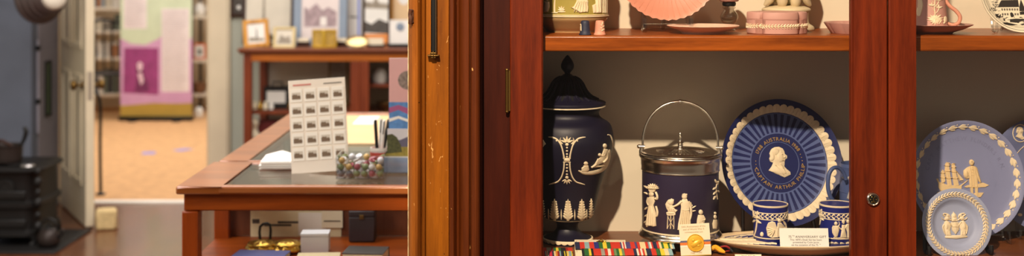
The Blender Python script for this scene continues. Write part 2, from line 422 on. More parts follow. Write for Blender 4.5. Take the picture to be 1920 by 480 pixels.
kh = MB().lathe([(.0076, .0031), (.0076, .0040), (1e-7, .0040)], 24, M=Mx, m=0)
kh.box(lx - .0009, lx + .0009, YD - .0052, YD - .0038, lz - .0052, lz + .0035, 1)
for k in range(6):
    a = k*PI/3; kh.ball((lx + .0052*math.cos(a), YD - .0040, lz + .0052*math.sin(a)), .0011, 8, 2)
kh.build('lock_barrel', [M_black, M_abrass, M_brass], dl)

# sliding door bolt hanging on the flat of the jamb
bx = XX(813, 2.282); by = 2.278
db = thing('door_bolt', 'black iron bolt rod with a small flanged brass end, fixed to the worn orange jamb', 'door bolt', (bx, by, ZZ(104, 2.28)))
MB().box(-.0046, .0046, -.0040, .0072, .006, .62).build('rod', M_black, db, bevel=.002)
MB().tube([(.0046, -.0035, .004), (.0046, -.0035, .60)], .0011, 8).build('edge_strip', mat('lighter_iron_edge', (84, 66, 48), .5, .5), db)  # lighter strip along one edge of the rod
e = MB().box(-.0105, .0105, -.007, .0074, -.0012, .0016).box(-.0058, .0058, -.006, .0072, .0016, .0062).box(-.0045, .0045, -.005, .0072, -.0052, -.0012)
e.box(-.0012, .0012, -.0075, -.005, -.003, .0085)
e.build('bolt_end', M_abrass, db, bevel=.0012)
MB().box(-.009, .009, -.006, .0072, .22, .26).build('guide', M_black, db, bevel=.0015)

# rusted stub left on the jamb edge
hs = thing('hinge_stub', 'rusty broken hinge stub on the left edge of the worn orange jamb', 'hinge', (XX(769.5, 2.275), 2.2755, ZZ(45, 2.276)))
M_rust = mat('rusty_brown', (78, 40, 16), .7, var=.5, vscale=160, bump=.6, bscale=300)
MB().tube([(-.0005, -.0006, 0), (.0006, -.0016, .009), (-.0004, -.001, .017), (.0010, -.0018, .026)], [.0036, .0046, .0038, .0044], 10, sub=4).build('knuckle', M_rust, hs, smooth=50)
MB().box(.001, .0058, -.0012, .004, .002, .025).build('leaf', M_rust, hs, bevel=.0008)

# ------------------------------------------------------------------ jasperware helpers
def face_cam(X, Y): return -math.atan2(X, Y)
def lathe_map(cx, Yc, zbase, Rfun):
    """photo pixel -> local point on the side of an upright turned piece whose axis stands at depth Yc and faces the camera"""
    def fn(x, y, h):
        z = EYE - (y - HZ)*(Yc - .06)/F - zbase; r = Rfun(z)
        for _ in range(3):
            dx = (x - cx)*(Yc - r*.6)/F; s = max(-.995, min(.995, dx/r)); c = math.sqrt(1 - s*s)
            z = EYE - (y - HZ)*(Yc - r*c)/F - zbase; r = Rfun(z)
        return ((r + h)*s, -(r + h)*c, z)
    return fn
def prof_fun(prof):
    P = sorted(((z, r) for r, z in prof))
    def R(z):
        if z <= P[0][0]: return P[0][1]
        for (z0, r0), (z1, r1) in zip(P, P[1:]):
            if z <= z1: return r0 + (r1 - r0)*(z - z0)/((z1 - z0) or 1)
        return P[-1][1]
    return R
def band(mb, R, z, w, h=.001, m=0, seg=64):
    mb.lathe([(R(z - w/2) - .001, z - w/2), (R(z - w/2) + h*.8, z - w/2), (R(z) + h, z), (R(z + w/2) + h*.8, z + w/2), (R(z + w/2) - .001, z + w/2)], seg, m=m)
    return mb
def smooth_prof(pts, sub=6):
    P, _ = catmull([Vector((r, z, 0)) for r, z in pts], [0]*len(pts), sub)
    return [(max(p.x, 1e-7), p.y) for p in P]

class Plate:
    """a plate standing on its edge: root at the lowest edge, face towards -Y; s.fn maps photo pixels to the face"""
    def __init__(s, name, label, cx, cy, rpx, Yc, lean, yaw, face, rim_pts, mats, mf=None, seg=96, rf=None, xs=1.0, rc=None, cat='plate', group=None):
        R = rpx*Yc/F; s.R = R
        c = Vector((XX(cx, Yc), Yc, ZZ(cy, Yc)))
        M = (Matrix.Rotation(yaw, 3, 'Z') @ Matrix.Rotation(-lean, 3, 'X'))
        base = c - M @ Vector((0, 0, R))
        s.root = thing(name, label, cat, base, (-lean, 0, yaw), group)
        # rim_pts: (fraction of radius, height towards the viewer)
        s.pts = [(q*R, h) for q, h in rim_pts]
        prof = [(1e-7, s.pts[0][1])] + s.pts[1:] if s.pts[0][0] == 0 else s.pts
        back = [(r, h - .0045) for r, h in reversed(prof[1:])]
        back[0] = (prof[-1][0] - .0008, prof[-1][1] - .0035)
        full = prof + back + [(1e-7, prof[0][1] - .0045)]
        s.M = Matrix.Translation((0, 0, R)) @ Matrix.Rotation(PI/2, 4, 'X')
        s.nseg = seg
        mb = MB().lathe(full, seg, mf=mf, M=s.M, rf=rf)
        s.body = mb.build('body', mats, s.root, smooth=50)
        rcx, rcy = rc or (cx, cy); sc = R/rpx
        def f(r):
            for (r0, h0), (r1, h1) in zip(s.pts, s.pts[1:]):
                if r <= r1: return h0 + (h1 - h0)*(r - r0)/((r1 - r0) or 1)
            return s.pts[-1][1]
        s.fn = lambda x, y, h: (lambda u, v: (u, -(f(math.hypot(u, v)) + h), v + R))((x - rcx)*sc/xs, -(y - rcy)*sc)
        s.raw = lambda u, v, h: (u*R, -(f(math.hypot(u, v)*R) + h), -v*R + R)      # u, v in units of the radius, v down

def easel(name, label, base, yaw, w, hgt, m, lip=.02, depth=.06, lean=.25, r=.0022, cat='plate stand', group=None):
    """small wire / acrylic plate stand: two bent side legs, hooks in front, a rear strut"""
    t = thing(name, label, cat, base, (0, 0, yaw), group)
    for s in (-1, 1):
        MB().tube([(s*w/2, -lip, lip*.9), (s*w/2, -lip*1.05, .004), (s*w/2, -lip*.6, r), (s*w/2, 0, .010), (s*w/2*.9, hgt*lean, hgt)], r, 8, sub=5).build('leg', m, t)
    MB().tube([(-w/2, .002, .012), (w/2, .002, .012)], r*.8, 8).build('crossbar', m, t)
    MB().tube([(0, hgt*lean*.7, hgt*.7), (0, depth, r)], r, 8).build('strut', m, t)
    return t

# ------------------------------------------------------------------ covered vase
vx, vY = 1064, 2.502
v_z = lambda y: ZZ(y, vY) - ZS
k = vY/F
vase = thing('covered_vase', 'tall navy jasperware vase with pierced domed lid and white classical reliefs on the base shelf', 'vase', (XX(vx, vY), vY, ZS), (0, 0, face_cam(XX(vx, vY), vY)))
body = smooth_prof([(46*k, .0), (46*k, .004)], 1) + smooth_prof([(46.5*k, .0055), (42*k, v_z(443)), (28*k, v_z(436)), (21*k, v_z(428)), (20*k, v_z(420)), (23*k, v_z(414))], 5)
body += smooth_prof([(34*k, v_z(411)), (46*k, v_z(404)), (52*k, v_z(390)), (58*k, v_z(362)), (67*k, v_z(330)), (80*k, v_z(295)), (86*k, v_z(268)), (86*k, v_z(252)), (80*k, v_z(232)), (66*k, v_z(222)), (60*k, v_z(216)), (59*k, v_z(209)), (63*k, v_z(203)), (69*k, v_z(199)), (70*k, v_z(196))], 5)
RV = prof_fun(body)
MB().lathe(body + [(56*k, v_z(196)), (1e-7, v_z(197))], 72).build('body', M_navy, vase, smooth=60)
lid = smooth_prof([(71*k, v_z(196)), (71.5*k, v_z(192)), (70*k, v_z(190)), (58*k, v_z(186)), (45*k, v_z(180)), (36*k, v_z(170)), (30*k, v_z(158)), (24*k, v_z(149)), (14*k, v_z(143)), (6*k, v_z(140)), (4*k, v_z(138))], 5)
RL = prof_fun(lid)
lo = MB().lathe([(50*k, v_z(196))] + lid + [(1e-7, v_z(137))], 72).build('lid', M_navy, vase, smooth=60)
rb = MB()
for i in range(16):                              # raised ribs of the pierced dome, with the dark openings between
    a = 2*PI*i/16
    rb.tube([((RL(v_z(y)) + .0006)*math.sin(a), -(RL(v_z(y)) + .0006)*math.cos(a), v_z(y)) for y in (186, 180, 172, 164, 156, 148, 143)], [.0022, .0026, .0022, .002, .0018, .0014, .001], 8, sub=3)
rb.build('lid_rib', M_navy, lo)
op = Relief(lambda x, y, h: ((RL(y) + h)*math.sin(x), -(RL(y) + h)*math.cos(x), y))
for i in range(16):
    a = 2*PI*(i + .5)/16
    op.strip([(a, v_z(184)), (a, v_z(174)), (a, v_z(164)), (a, v_z(155))], [.06, .17, .2, .04], .0004, 3)
op.build('lid_opening', mat('lid_opening_black', (6, 6, 10), .9), lo)
fi = smooth_prof([(4*k, v_z(142)), (9*k, v_z(140.5)), (5*k, v_z(138)), (6*k, v_z(135)), (10.5*k, v_z(129)), (11.5*k, v_z(122)), (9*k, v_z(114)), (5*k, v_z(108)), (2*k, v_z(104))], 5)
MB().lathe(fi + [(1e-7, v_z(103))], 32, rf=lambda a, i: 1 + .05*math.cos(8*a)).build('finial', M_navy, lo, smooth=60)
w = MB(); band(w, prof_fun([(71*k, v_z(210)), (71*k, v_z(190))]), v_z(197.5), .0022, .0012)
w.build('rim_line', M_cream, vase)
fv = lathe_map(vx, vY, ZS, RV)
r1 = Relief(fv)
# anthemion ornament in the middle
def anth(cx):
    for s in (-1, 1):
        r1.strip([(cx + s*34, 257), (cx + s*26, 258), (cx + s*18, 262), (cx + s*11, 272), (cx + s*7, 286), (cx + s*5, 298)], [1.5, 3, 3, 3, 3, 3.4], .0016)
        r1.strip([(cx + s*5, 303), (cx + s*6, 318), (cx + s*10, 332), (cx + s*17, 341), (cx + s*26, 344), (cx + s*33, 346)], [3.4, 3, 3, 3, 3, 1.2], .0016)
        r1.strip([(cx + s*8, 270), (cx + s*13, 264), (cx + s*11, 258)], [2, 2, 1], .0014)
        for q in (262, 268, 274): r1.dome(cx + s*(27 - (q - 262)*1.3), q - 4, 1.6, 1.6, .0012)
    for a in (-1.15, -.6, 0, .6, 1.15):
        r1.leaf(cx + 2*math.sin(a), 268 - 2*math.cos(a), a - PI/2, 11, 4, .0018)
        r1.leaf(cx + 2*math.sin(a), 336 + 2*math.cos(a), PI/2 - a, 8, 3.4, .0018)
    r1.dome(cx, 271, 3.4, 3, .0022); r1.dome(cx, 300.5, 6.2, 3.4, .0026); r1.dome(cx, 333, 3.2, 3, .0022)
    for y in (277, 283, 289, 294, 309, 315, 321, 327): r1.dome(cx, y, 2.1, 1.7, .0012)
    r1.strip([(cx - 7, 297), (cx + 7, 297)], 2, .0016, 1); r1.strip([(cx - 7, 304), (cx + 7, 304)], 2, .0016, 1)
anth(1063)
r1.build('anthemion_relief', M_cream, vase, smooth=50)
# seated reader and child on a rocky ledge
r2 = Relief(fv)
r2.strip([(1084, 320), (1095, 324), (1110, 324), (1124, 320), (1134, 313), (1141, 305)], [2, 7, 8, 8, 8, 3], .0022)
r2.strip([(1141, 307), (1143, 290), (1143, 280)], [4, 5, 3], .0018)
r2.poly([(1132, 278), (1138, 279), (1142, 290), (1140, 303), (1133, 311), (1122, 313), (1112, 314), (1110, 311), (1118, 306), (1121, 298), (1127, 292), (1130, 284)], .0026, 1.2)
r2.dome(1133.5, 273, 3.6, 4.6, .003); r2.strip([(1136, 281), (1132, 290), (1125, 292)], [4, 4, 3], .0032)
r2.strip([(1122, 298), (1116, 308), (1108, 314)], [5, 4, 3], .003); r2.dome(1124, 290, 3, 3.2, .003)
r2.strip([(1136, 284), (1137, 296), (1130, 304)], [2, 3, 2], .0034)
r2.dome(1098, 306.5, 4, 4, .0026); r2.poly([(1094, 310), (1102, 310), (1104, 318), (1101, 322), (1090, 322), (1090, 317)], .0022, 1); r2.strip([(1096, 312), (1090, 316)], [3, 2], .0028)
r2.strip([(1139, 252), (1145, 254), (1149, 264), (1151, 276)], [2, 2.4, 2.4, 1.6], .0012)
r2.build('seated_figure_relief', M_cream, vase, smooth=50)
r2b = Relief(fv)
r2b.poly([(1012, 262), (1019, 262), (1024, 270), (1017, 278), (1012, 280)], .0022, 1); r2b.dome(1010, 262, 5, 6, .0026)
r2b.build('putto_relief', M_cream, vase, smooth=50)
r3 = Relief(fv)
for x, top, sc in ((1017.5, 376, .6), (1040, 373, .95), (1065, 373, 1), (1090.5, 373, .92), (1108, 372, .55), (1006, 380, .35)):
    bot = 414 if abs(x - 1065) < 30 else 412
    r3.strip([(x, bot), (x, 400), (x, 388), (x, top)], [5*sc, 9*sc, 7*sc, 1], .0022)
    for i in range(7):
        y = bot - 3 - i*5.2; w_ = (8.5 - i*.95)*sc
        for s in (-1, 1): r3.leaf(x + s*1.5*sc, y, -PI/2 + s*.85, w_*1.25, 5*sc + .8, .0018)
    r3.strip([(x, bot), (x, top + 3)], [1.6*sc, .8], .0030, 2)
for i in range(5):
    x = (1028.5, 1052.5, 1077.5, 1100, 1012)[i]; r3.leaf(x, 412, -PI/2, 20, 3, .0012)
r3.build('acanthus_relief', M_cream, vase, smooth=50)
r4 = MB(); band(r4, RV, v_z(407.5), .0022, .0014); r4.build('band_line', M_cream, vase)
r5 = MB()                                         # scalloped white band on the foot
nz = 26
prof_foot = [(45*k, .0095), (47.6*k, .0088), (48.2*k, .006), (48*k, .003), (46.2*k, .0022)]
vs = []; fs = []
for i, (r, z) in enumerate(prof_foot):
    for q in range(nz*6):
        a = 2*PI*q/(nz*6); d = abs(math.sin(a*nz/2)); zz = z + (.0026*(1 - d) if i >= 2 else 0)
        vs.append((r*math.sin(a), -r*math.cos(a), zz))
for i in range(len(prof_foot) - 1):
    for q in range(nz*6): q2 = (q+1) % (nz*6); fs.append((i*nz*6 + q, i*nz*6 + q2, (i+1)*nz*6 + q2, (i+1)*nz*6 + q))
r5.add(vs, fs); r5.build('scalloped_foot_band', M_cream, vase, smooth=60)

# ------------------------------------------------------------------ biscuit barrel
px0, pY = 1275.5, 2.468; k = pY/F; q_z = lambda y: ZZ(y, pY) - ZS
bar = thing('biscuit_barrel', 'navy jasperware biscuit barrel with silver lid and hooped silver handle, white figures round its side', 'biscuit barrel', (XX(px0, pY), pY, ZS), (0, 0, face_cam(XX(px0, pY), pY)))
zb = q_z(441)
bp = [(1e-7, q_z(430)), (70*k, q_z(430)), (71.5*k, q_z(428)), (71.5*k, q_z(318)), (71.5*k, q_z(312)), (1e-7, q_z(312))]
RB = prof_fun([(71.5*k, q_z(430)), (71.5*k, q_z(312))])
MB().lathe(bp, 96).build('body', M_navy2, bar, smooth=50)
bs = MB().lathe([(1e-7, zb), (76*k, zb), (78*k, zb + .0015), (78*k, zb + .004), (75.5*k, zb + .0075), (72.6*k, zb + .0105), (72.4*k, zb + .015), (71*k, zb + .015)], 96)
for i in range(4):
    a = PI/4 + i*PI/2; bs.ball((68*k*math.sin(a), -68*k*math.cos(a), zb*.5), zb*.5 + .0012, 16, sc=(1.15, 1.15, 1))
bs.build('silver_base', M_silver, bar, smooth=60)
rim = smooth_prof([(72.4*k, q_z(318)), (73.5*k, q_z(317)), (73*k, q_z(314)), (73.6*k, q_z(306)), (74.2*k, q_z(298)), (76*k, q_z(294)), (77.5*k, q_z(291)), (76.5*k, q_z(288)), (74*k, q_z(287))], 4)
MB().lathe([(71*k, q_z(318))] + rim + [(66*k, q_z(289))], 96).build('silver_collar', M_silver, bar, smooth=60)
lp = smooth_prof([(74*k, q_z(287)), (72*k, q_z(284.5)), (66*k, q_z(283.5)), (60*k, q_z(285)), (57*k, q_z(287)), (52*k, q_z(286)), (46*k, q_z(283)), (30*k, q_z(280.5)), (12*k, q_z(279)), (6*k, q_z(278))], 4)
ld = MB().lathe(lp + [(1e-7, q_z(278))], 96, rf=lambda a, i: 1).build('lid', M_silver, bar, smooth=60)
fl = MB()
for i in range(40):
    a = 2*PI*i/40; fl.tube([(r_*k*math.sin(a), -r_*k*math.cos(a), q_z(z_) + .0002) for r_, z_ in ((45, 282.8), (30, 280.5), (14, 279.1))], [.0012, .001, .0004], 6)
fl.build('lid_flute', M_silver, ld)
fn_ = smooth_prof([(9*k, q_z(279)), (8*k, q_z(277)), (5*k, q_z(275)), (5*k, q_z(270)), (4*k, q_z(268.5)), (7*k, q_z(267)), (4*k, q_z(265)), (3*k, q_z(260)), (3.6*k, q_z(256)), (2*k, q_z(254)), (2.4*k, q_z(251)), (1*k, q_z(248))], 3)
MB().lathe(fn_ + [(1e-7, q_z(247.5))], 24).build('finial', M_silver, ld, smooth=60)
hd = MB(); n = 28; hp = []
for i in range(n + 1):
    a = PI*i/n; hp.append((-70*k*math.cos(a)*(1 + .02*math.sin(a)), .012*math.sin(a), q_z(274) + 82*k*math.sin(a)**.92))
hp = [(-70*k, 0, q_z(283))] + hp + [(70*k, 0, q_z(283))]
hd.tube(hp, [.0022]*2 + [.0022 + .0008*math.sin(PI*i/n) for i in range(1, n)] + [.0022]*2, 12)
hd.tube([(hp[n//2 + 1][0] - .009, hp[n//2 + 1][1], hp[n//2 + 1][2] - .0005), (hp[n//2 + 1][0], hp[n//2+1][1], hp[n//2 + 1][2]), (hp[n//2 + 1][0] + .009, hp[n//2+1][1], hp[n//2 + 1][2] - .0005)], [.002, .0045, .002], 12, sub=4)
ho = hd.build('handle', M_silver, bar, smooth=60)
for s in (-1, 1):
    e = MB().tube([(s*72*k, 0, q_z(292)), (s*73*k, 0, q_z(284)), (s*71*k, 0, q_z(276))], [.0045, .004, .0032], 12, sub=4)
    e.tube([(s*66*k, 0, q_z(276)), (s*77*k, 0, q_z(276))], .0034, 12).ball((s*77*k, 0, q_z(276)), .0042, 12)
    e.build('handle_pivot', M_silver, bar, smooth=60)
fb = lathe_map(px0, pY, ZS, RB)
band(MB(), RB, q_z(427), .0030, .0012).build('base_line', M_cream, bar)
def woman(r, x, top, bot, s=1, arm=None, w=1.0):
    """standing draped figure, feet at bot, crown of the head at top"""
    H = bot - top; hd_ = H*.13
    r.dome(x, top + hd_*.55, hd_*.42, hd_*.58, .0030)
    r.strip([(x, top + hd_), (x, top + hd_*1.5)], [hd_*.4, hd_*.5], .0022, 2)
    r.poly([(x - H*.10*w, top + H*.17), (x + H*.10*w, top + H*.17), (x + H*.115*w, top + H*.30), (x + H*.085*w, top + H*.42), (x + H*.13*w, top + H*.62), (x + H*.17*w, bot - 1), (x - H*.17*w, bot - 1), (x - H*.14*w, top + H*.62), (x - H*.085*w, top + H*.42), (x - H*.115*w, top + H*.30)], .0024, 1.3)
    for q in (-.09, -.03, .035, .095): r.strip([(x + H*q*.6*w, top + H*.46), (x + H*q*1.0*w, top + H*.72), (x + H*q*1.5*w, bot - 2)], [1.6, 2.6, 3.0], .0032, 3)
    r.strip([(x - H*.085*w, top + H*.42), (x, top + H*.435), (x + H*.085*w, top + H*.42)], 1.6, .0032, 2)
    if arm:
        for a in arm: r.strip(a, [H*.055, H*.05, H*.035], .0036)
def px2(x, y): return (1200 + x/4.57, 335 + y/4.57)
def PP(*pts): return [px2(*p) for p in pts]
g1 = Relief(fb)                                   # woman carrying a basket of fruit on her head
g1.dome(*px2(100, 138), 4.6, 5, .003)
g1.poly(PP((85, 160), (125, 158), (132, 200), (118, 235), (140, 300), (138, 360), (142, 410), (120, 418), (95, 412), (65, 416), (48, 400), (60, 350), (70, 290), (78, 235), (70, 200)), .0024, 1.3)
for xx in (72, 90, 108, 124): g1.strip(PP((95 + (xx - 95)*.4, 240), (xx, 320), (xx - 6, 405)), [1.6, 3, 3.4], .0034, 3)
g1.strip(PP((132, 175), (148, 178), (150, 150), (138, 118)), [5, 4.4, 3.6, 3], .0030)
g1.strip(PP((78, 170), (68, 205), (80, 235)), [5, 4.4, 3], .0032)
g1.strip(PP((140, 240), (152, 290), (148, 325), (138, 330)), [3, 4, 3, 2], .0024)
g1.poly(PP((78, 100), (140, 98), (130, 122), (90, 124)), .0026, 1)
for i in range(9):
    a = -PI/2 + (i - 4)*.36; c = px2(112, 92)
    g1.leaf(c[0] + 3*math.cos(a)*1.4, c[1] + 2*math.sin(a), a, 8, 4, .0024)
for i in range(5): g1.dome(*px2(85 + i*13, 88), 2, 2, .003)
g1.strip(PP((60, 418), (70, 405)), [3, 3], .0022, 2)
g1.build('basket_carrier_relief', M_cream, bar, smooth=50)
g2 = Relief(fb)                                   # three-legged stand with a bust on it
for xx, bx_ in ((242, 238), (265, 265), (290, 292)): g2.strip(PP((xx, 310), (bx_, 380), (bx_ - 2, 432)), [2.2, 1.8, 2.4], .0018)
g2.strip(PP((242, 330), (265, 378), (290, 420)), [1, 1, 1], .0012); g2.strip(PP((290, 330), (265, 378), (242, 420)), [1, 1, 1], .0012)
g2.poly(PP((232, 290), (305, 285), (308, 310), (296, 318), (238, 320), (230, 308)), .0024, 1)
g2.dome(*px2(266, 296), 9, 3, .003); g2.poly(PP((232, 200), (270, 172), (292, 180), (290, 205), (272, 220), (300, 262), (322, 270), (312, 288), (245, 288), (228, 250), (222, 220)), .0026, 1.4)
g2.dome(*px2(262, 205), 6.5, 6, .0036); g2.dome(*px2(245, 232), 4.5, 7, .0032)
for i in range(4): g2.strip(PP((240 + i*16, 255), (248 + i*18, 284)), [2, 2.6], .0034, 2)
g2.build('tripod_relief', M_cream, bar, smooth=50)
g3 = Relief(fb)                                   # priestess pouring a libation
g3.dome(*px2(380, 152), 5.2, 6, .0032); g3.poly(PP((362, 130), (402, 128), (404, 140), (360, 143)), .0030, .8)
g3.poly(PP((362, 175), (400, 172), (420, 215), (418, 270), (430, 330), (432, 440), (322, 440), (328, 380), (345, 300), (352, 240), (346, 205)), .0026, 1.4)
g3.strip(PP((358, 195), (330, 220), (300, 238), (278, 240)), [6, 5, 4, 3], .0034)
g3.strip(PP((412, 195), (432, 240), (436, 300), (426, 350)), [6, 5, 4.4, 3], .0034)
for i in range(6): g3.strip(PP((362 + i*10, 270), (350 + i*14, 350), (338 + i*17, 436)), [1.6, 3, 3.6], .0036, 3)
g3.strip(PP((352, 262), (385, 270), (418, 262)), 2, .0036, 2)
for q in ((430, 255, -1.1), (438, 235, -1.7), (445, 250, -.6), (440, 280, -.3)): g3.leaf(*px2(q[0], q[1]), q[2], 8, 3, .002)
g3.build('priestess_relief', M_cream, bar, smooth=50)
g4 = Relief(fb)                                   # small boy holding a bowl, branch and urn at the edge
g4.dome(1313, 397, 4, 5, .0030); g4.poly([(1308, 402), (1318, 402), (1320, 412), (1317, 428), (1305, 428), (1306, 412)], .0024, 1.2); g4.strip([(1318, 405), (1320, 410), (1314, 412)], [3, 3, 2], .0032)
g4.strip([(1309, 415), (1307, 427)], [3, 4], .0032, 2); g4.strip([(1315, 415), (1315, 427)], [3, 4], .0032, 2)
g4.build('boy_relief', M_cream, bar, smooth=50)
g5 = Relief(fb)
g5.poly([(1337, 410), (1343, 410), (1344, 418), (1342, 427), (1336, 427), (1335, 418)], .0022, .8); g5.dome(1340, 405, 2.6, 4, .0026); g5.dome(1340, 398, 2, 2.6, .0024)
g5.build('urn_relief', M_cream, bar, smooth=50); g5 = Relief(fb)
g5.strip([(1345, 372), (1342, 355), (1344, 338)], [1.2, 1.4, 1], .0014)
for x, y, a in ((1342, 350, 2.6), (1342, 358, 2.4), (1341, 366, 2.2), (1344, 345, -1.2), (1343, 342, -2), (1344, 356, .4)): g5.leaf(x, y, a, 8, 4, .002)
g5.build('branch_relief', M_cream, bar, smooth=50); g5 = Relief(fb)
for x, y, a in ((1209, 395, -.8), (1209, 408, -.6), (1208, 420, -.7), (1208, 350, .6), (1208, 362, .5)): g5.leaf(x, y, a, 8, 4, .002)
g5.build('branch_relief', M_cream, bar, smooth=50)

# ------------------------------------------------------------------ commemorative blue plate
NR = 42; SEG = NR*4
def mf_ph(i, kk): return 1 if i in (3, 4) and kk % 4 in (1, 2) else (2 if i == 2 or i == 5 else 0)
ph_pts = [(0, 0), (.30, 0), (.465, 0), (.485, .0002), (.60, .0006), (.775, .002), (.79, .003), (.93, .013), (.965, .0165), (1, .018)]
PH = Plate('commemorative_plate', 'large navy plate with pale rays, cream leaf border and central cream portrait bust', 1461, 305.5, 118, 2.540, math.radians(13), math.radians(10), None, ph_pts, [M_pnavy, M_pray, M_pray], mf_ph, SEG, xs=.955, rc=(1453.5, 310.5))
fp = PH.fn
rg = Relief(PH.raw)
for i in range(46):
    a = 2*PI*i/46; da = PI/46
    def pa(q, t): return (q*math.sin(a + t*da), -q*math.cos(a + t*da))
    rg.poly([pa(.80, -1.02), pa(.80, 1.02), pa(.845, 1.0), pa(.890, .98), pa(.912, .70), pa(.924, .25), pa(.924, -.25), pa(.912, -.70), pa(.890, -.98), pa(.845, -1.0)], .0016, .008)
    rg.strip([pa(.805, 0), pa(.90, 0)], [.010, .004], .0026, 2); rg.dome(*pa(.835, -.95), .012, .018, .0022, a)
rg.build('leaf_border', M_cream, PH.root, smooth=50)
rl = Relief(PH.raw)
for q in (.33,): rl.strip([(q*math.cos(2*PI*i/48), q*math.sin(2*PI*i/48)) for i in range(48)], .012, .0005, 2, closed=True)
rl.build('ring_line', M_pray, PH.root)
def pb(x, y): return (1453.5 + (x - 235)/3.69, 310.5 + (y - 248)/3.69)
def PB(*p): return [pb(*q) for q in p]
bu = Relief(fp)
bu.poly(PB((156, 297), (180, 270), (192, 246), (172, 236), (167, 215), (176, 203), (172, 180), (184, 156), (208, 140), (240, 137), (266, 150), (276, 170), (278, 188), (293, 200), (291, 218), (277, 225), (272, 240), (270, 262), (266, 272), (282, 292), (305, 312), (306, 330), (262, 348), (225, 330), (190, 312)), .0024, 1.4)
bu.dome(*pb(243, 205), 7.4, 12, .0046); bu.dome(*pb(215, 170), 9, 7.5, .0042, .3); bu.dome(*pb(190, 205), 4.5, 8, .0042); bu.dome(*pb(182, 222), 3.8, 3.6, .004)
bu.dome(*pb(272, 208), 2.4, 2.8, .0052); bu.dome(*pb(232, 300), 15, 8.5, .004, .3); bu.strip(PB((240, 255), (255, 285), (270, 320)), [4, 5, 3], .0046)
bu.strip(PB((205, 262), (225, 290), (255, 330)), [3, 4, 2], .0042); bu.dome(*pb(255, 190), 3, 1.2, .0056); bu.strip(PB((252, 232), (266, 231)), [1, 1], .0056, 2)
bu.build('portrait_bust', M_cream, PH.root, smooth=50)
tx = Relief(fp)
tx.arc_text('1788 AUSTRALIA 1988', 1453.5, 310.5, 45.0, math.radians(-2), 9.6, .0008)
tx.arc_text('CAPTAIN ARTHUR PHILLIP', 1453.5, 310.5, 45.0, PI - math.radians(3), 9.6, .0008, flip=True, track=.15)
for a in (-84, -92, -100, 70, 78, 86, 94):
    a = math.radians(a); tx.dome(1453.5 + 44*math.sin(a), 310.5 - 44*math.cos(a), .9, .9, .0008, seg=8)
tx.build('lettering', M_gold, PH.root, smooth=0)
pbz = PH.root.location
easel('plate_stand', 'dark clear plate stand behind the inkstand tray, holding up the rayed navy plate', (pbz.x - .008, pbz.y + .012, ZS), math.radians(10), .150, .10, glass('smoked_acrylic', (.55, .5, .45), 1.5, .05, 3), lip=.024, depth=.026, lean=.22, r=.004)

# ------------------------------------------------------------------ inkstand tray, two cups, jug
tX, tY = XX(1500, 2.42), 2.425; A, B = .168, .078
tray = thing('inkstand_tray', 'boat-shaped white tray with royal blue well and leafy rim, carrying the two blue cups', 'tray', (tX, tY, ZS))
def oval(q, z, w=0, n=96):
    out = []
    for i in range(n):
        a = 2*PI*i/n; s = 1 + w*math.cos(10*a); ca, sa = math.cos(a), math.sin(a)
        rr = (abs(ca)**1.8 + abs(sa)**1.8)**(-1/1.8)
        out.append((A*q*s*rr*ca*(.5 + .5/rr**.2), B*q*s*rr*sa, z))
    return out
def loft(mb, rings, mi):
    n = len(rings[0]); vs = [v for r in rings for v in r]; fs = []; ms = []
    for i in range(len(rings) - 1):
        for q in range(n): q2 = (q+1) % n; fs.append((i*n + q, i*n + q2, (i+1)*n + q2, (i+1)*n + q)); ms.append(mi[i])
    o = len(mb.v); mb.v += vs; mb.f += [[x + o for x in f] for f in fs]; mb.m += ms
    mb.f.append([o + q for q in range(n)]); mb.m.append(mi[0]); mb.f.append([o + (len(rings) - 1)*n + q for q in range(n)]); mb.m.append(mi[-1])
tb = MB()
loft(tb, [oval(.62, 0), oval(.66, .002), oval(.70, .005), oval(.88, .0125), oval(.985, .0195, .012), oval(1.0, .0225, .014), oval(.985, .0235, .014), oval(.90, .0195), oval(.86, .0175), oval(.80, .0168)], [0, 0, 0, 0, 0, 0, 0, 1, 1])
tb.build('body', [mat('tray_cream_biscuit', (226, 200, 162), .5), M_royal], tray, smooth=60)
tr = Relief(lambda x, y, h: (x, y, .0180 + max(0, math.hypot(x/A, y/B) - .86)*.035 + h))
for s, cx_ in ((-1, -.155), (1, .155)):
    for i in range(9):
        x = cx_ - s*i*.0095
        for q in (-1, 1): tr.leaf(x, q*.002, (0 if s < 0 else PI) + q*(.95 - i*.03), .032 + .001*i, .010, .0022)
    tr.strip([(cx_ - s*.004, 0), (cx_ - s*.085, 0)], [.004, .003], .003, 2)
for i in range(40):
    a = 2*PI*i/40; rr = (abs(math.cos(a))**1.8 + abs(math.sin(a))**1.8)**(-1/1.8)
    tr.strip([(A*.885*rr*math.cos(a + t)*.97, B*.885*rr*math.sin(a + t)) for t in (-.07, -.02, .03, .08)], [.002, .005, .005, .001], .0016, 3)
tr.build('leaf_relief', M_cream, tray, smooth=50)
cz = ZS + .0178
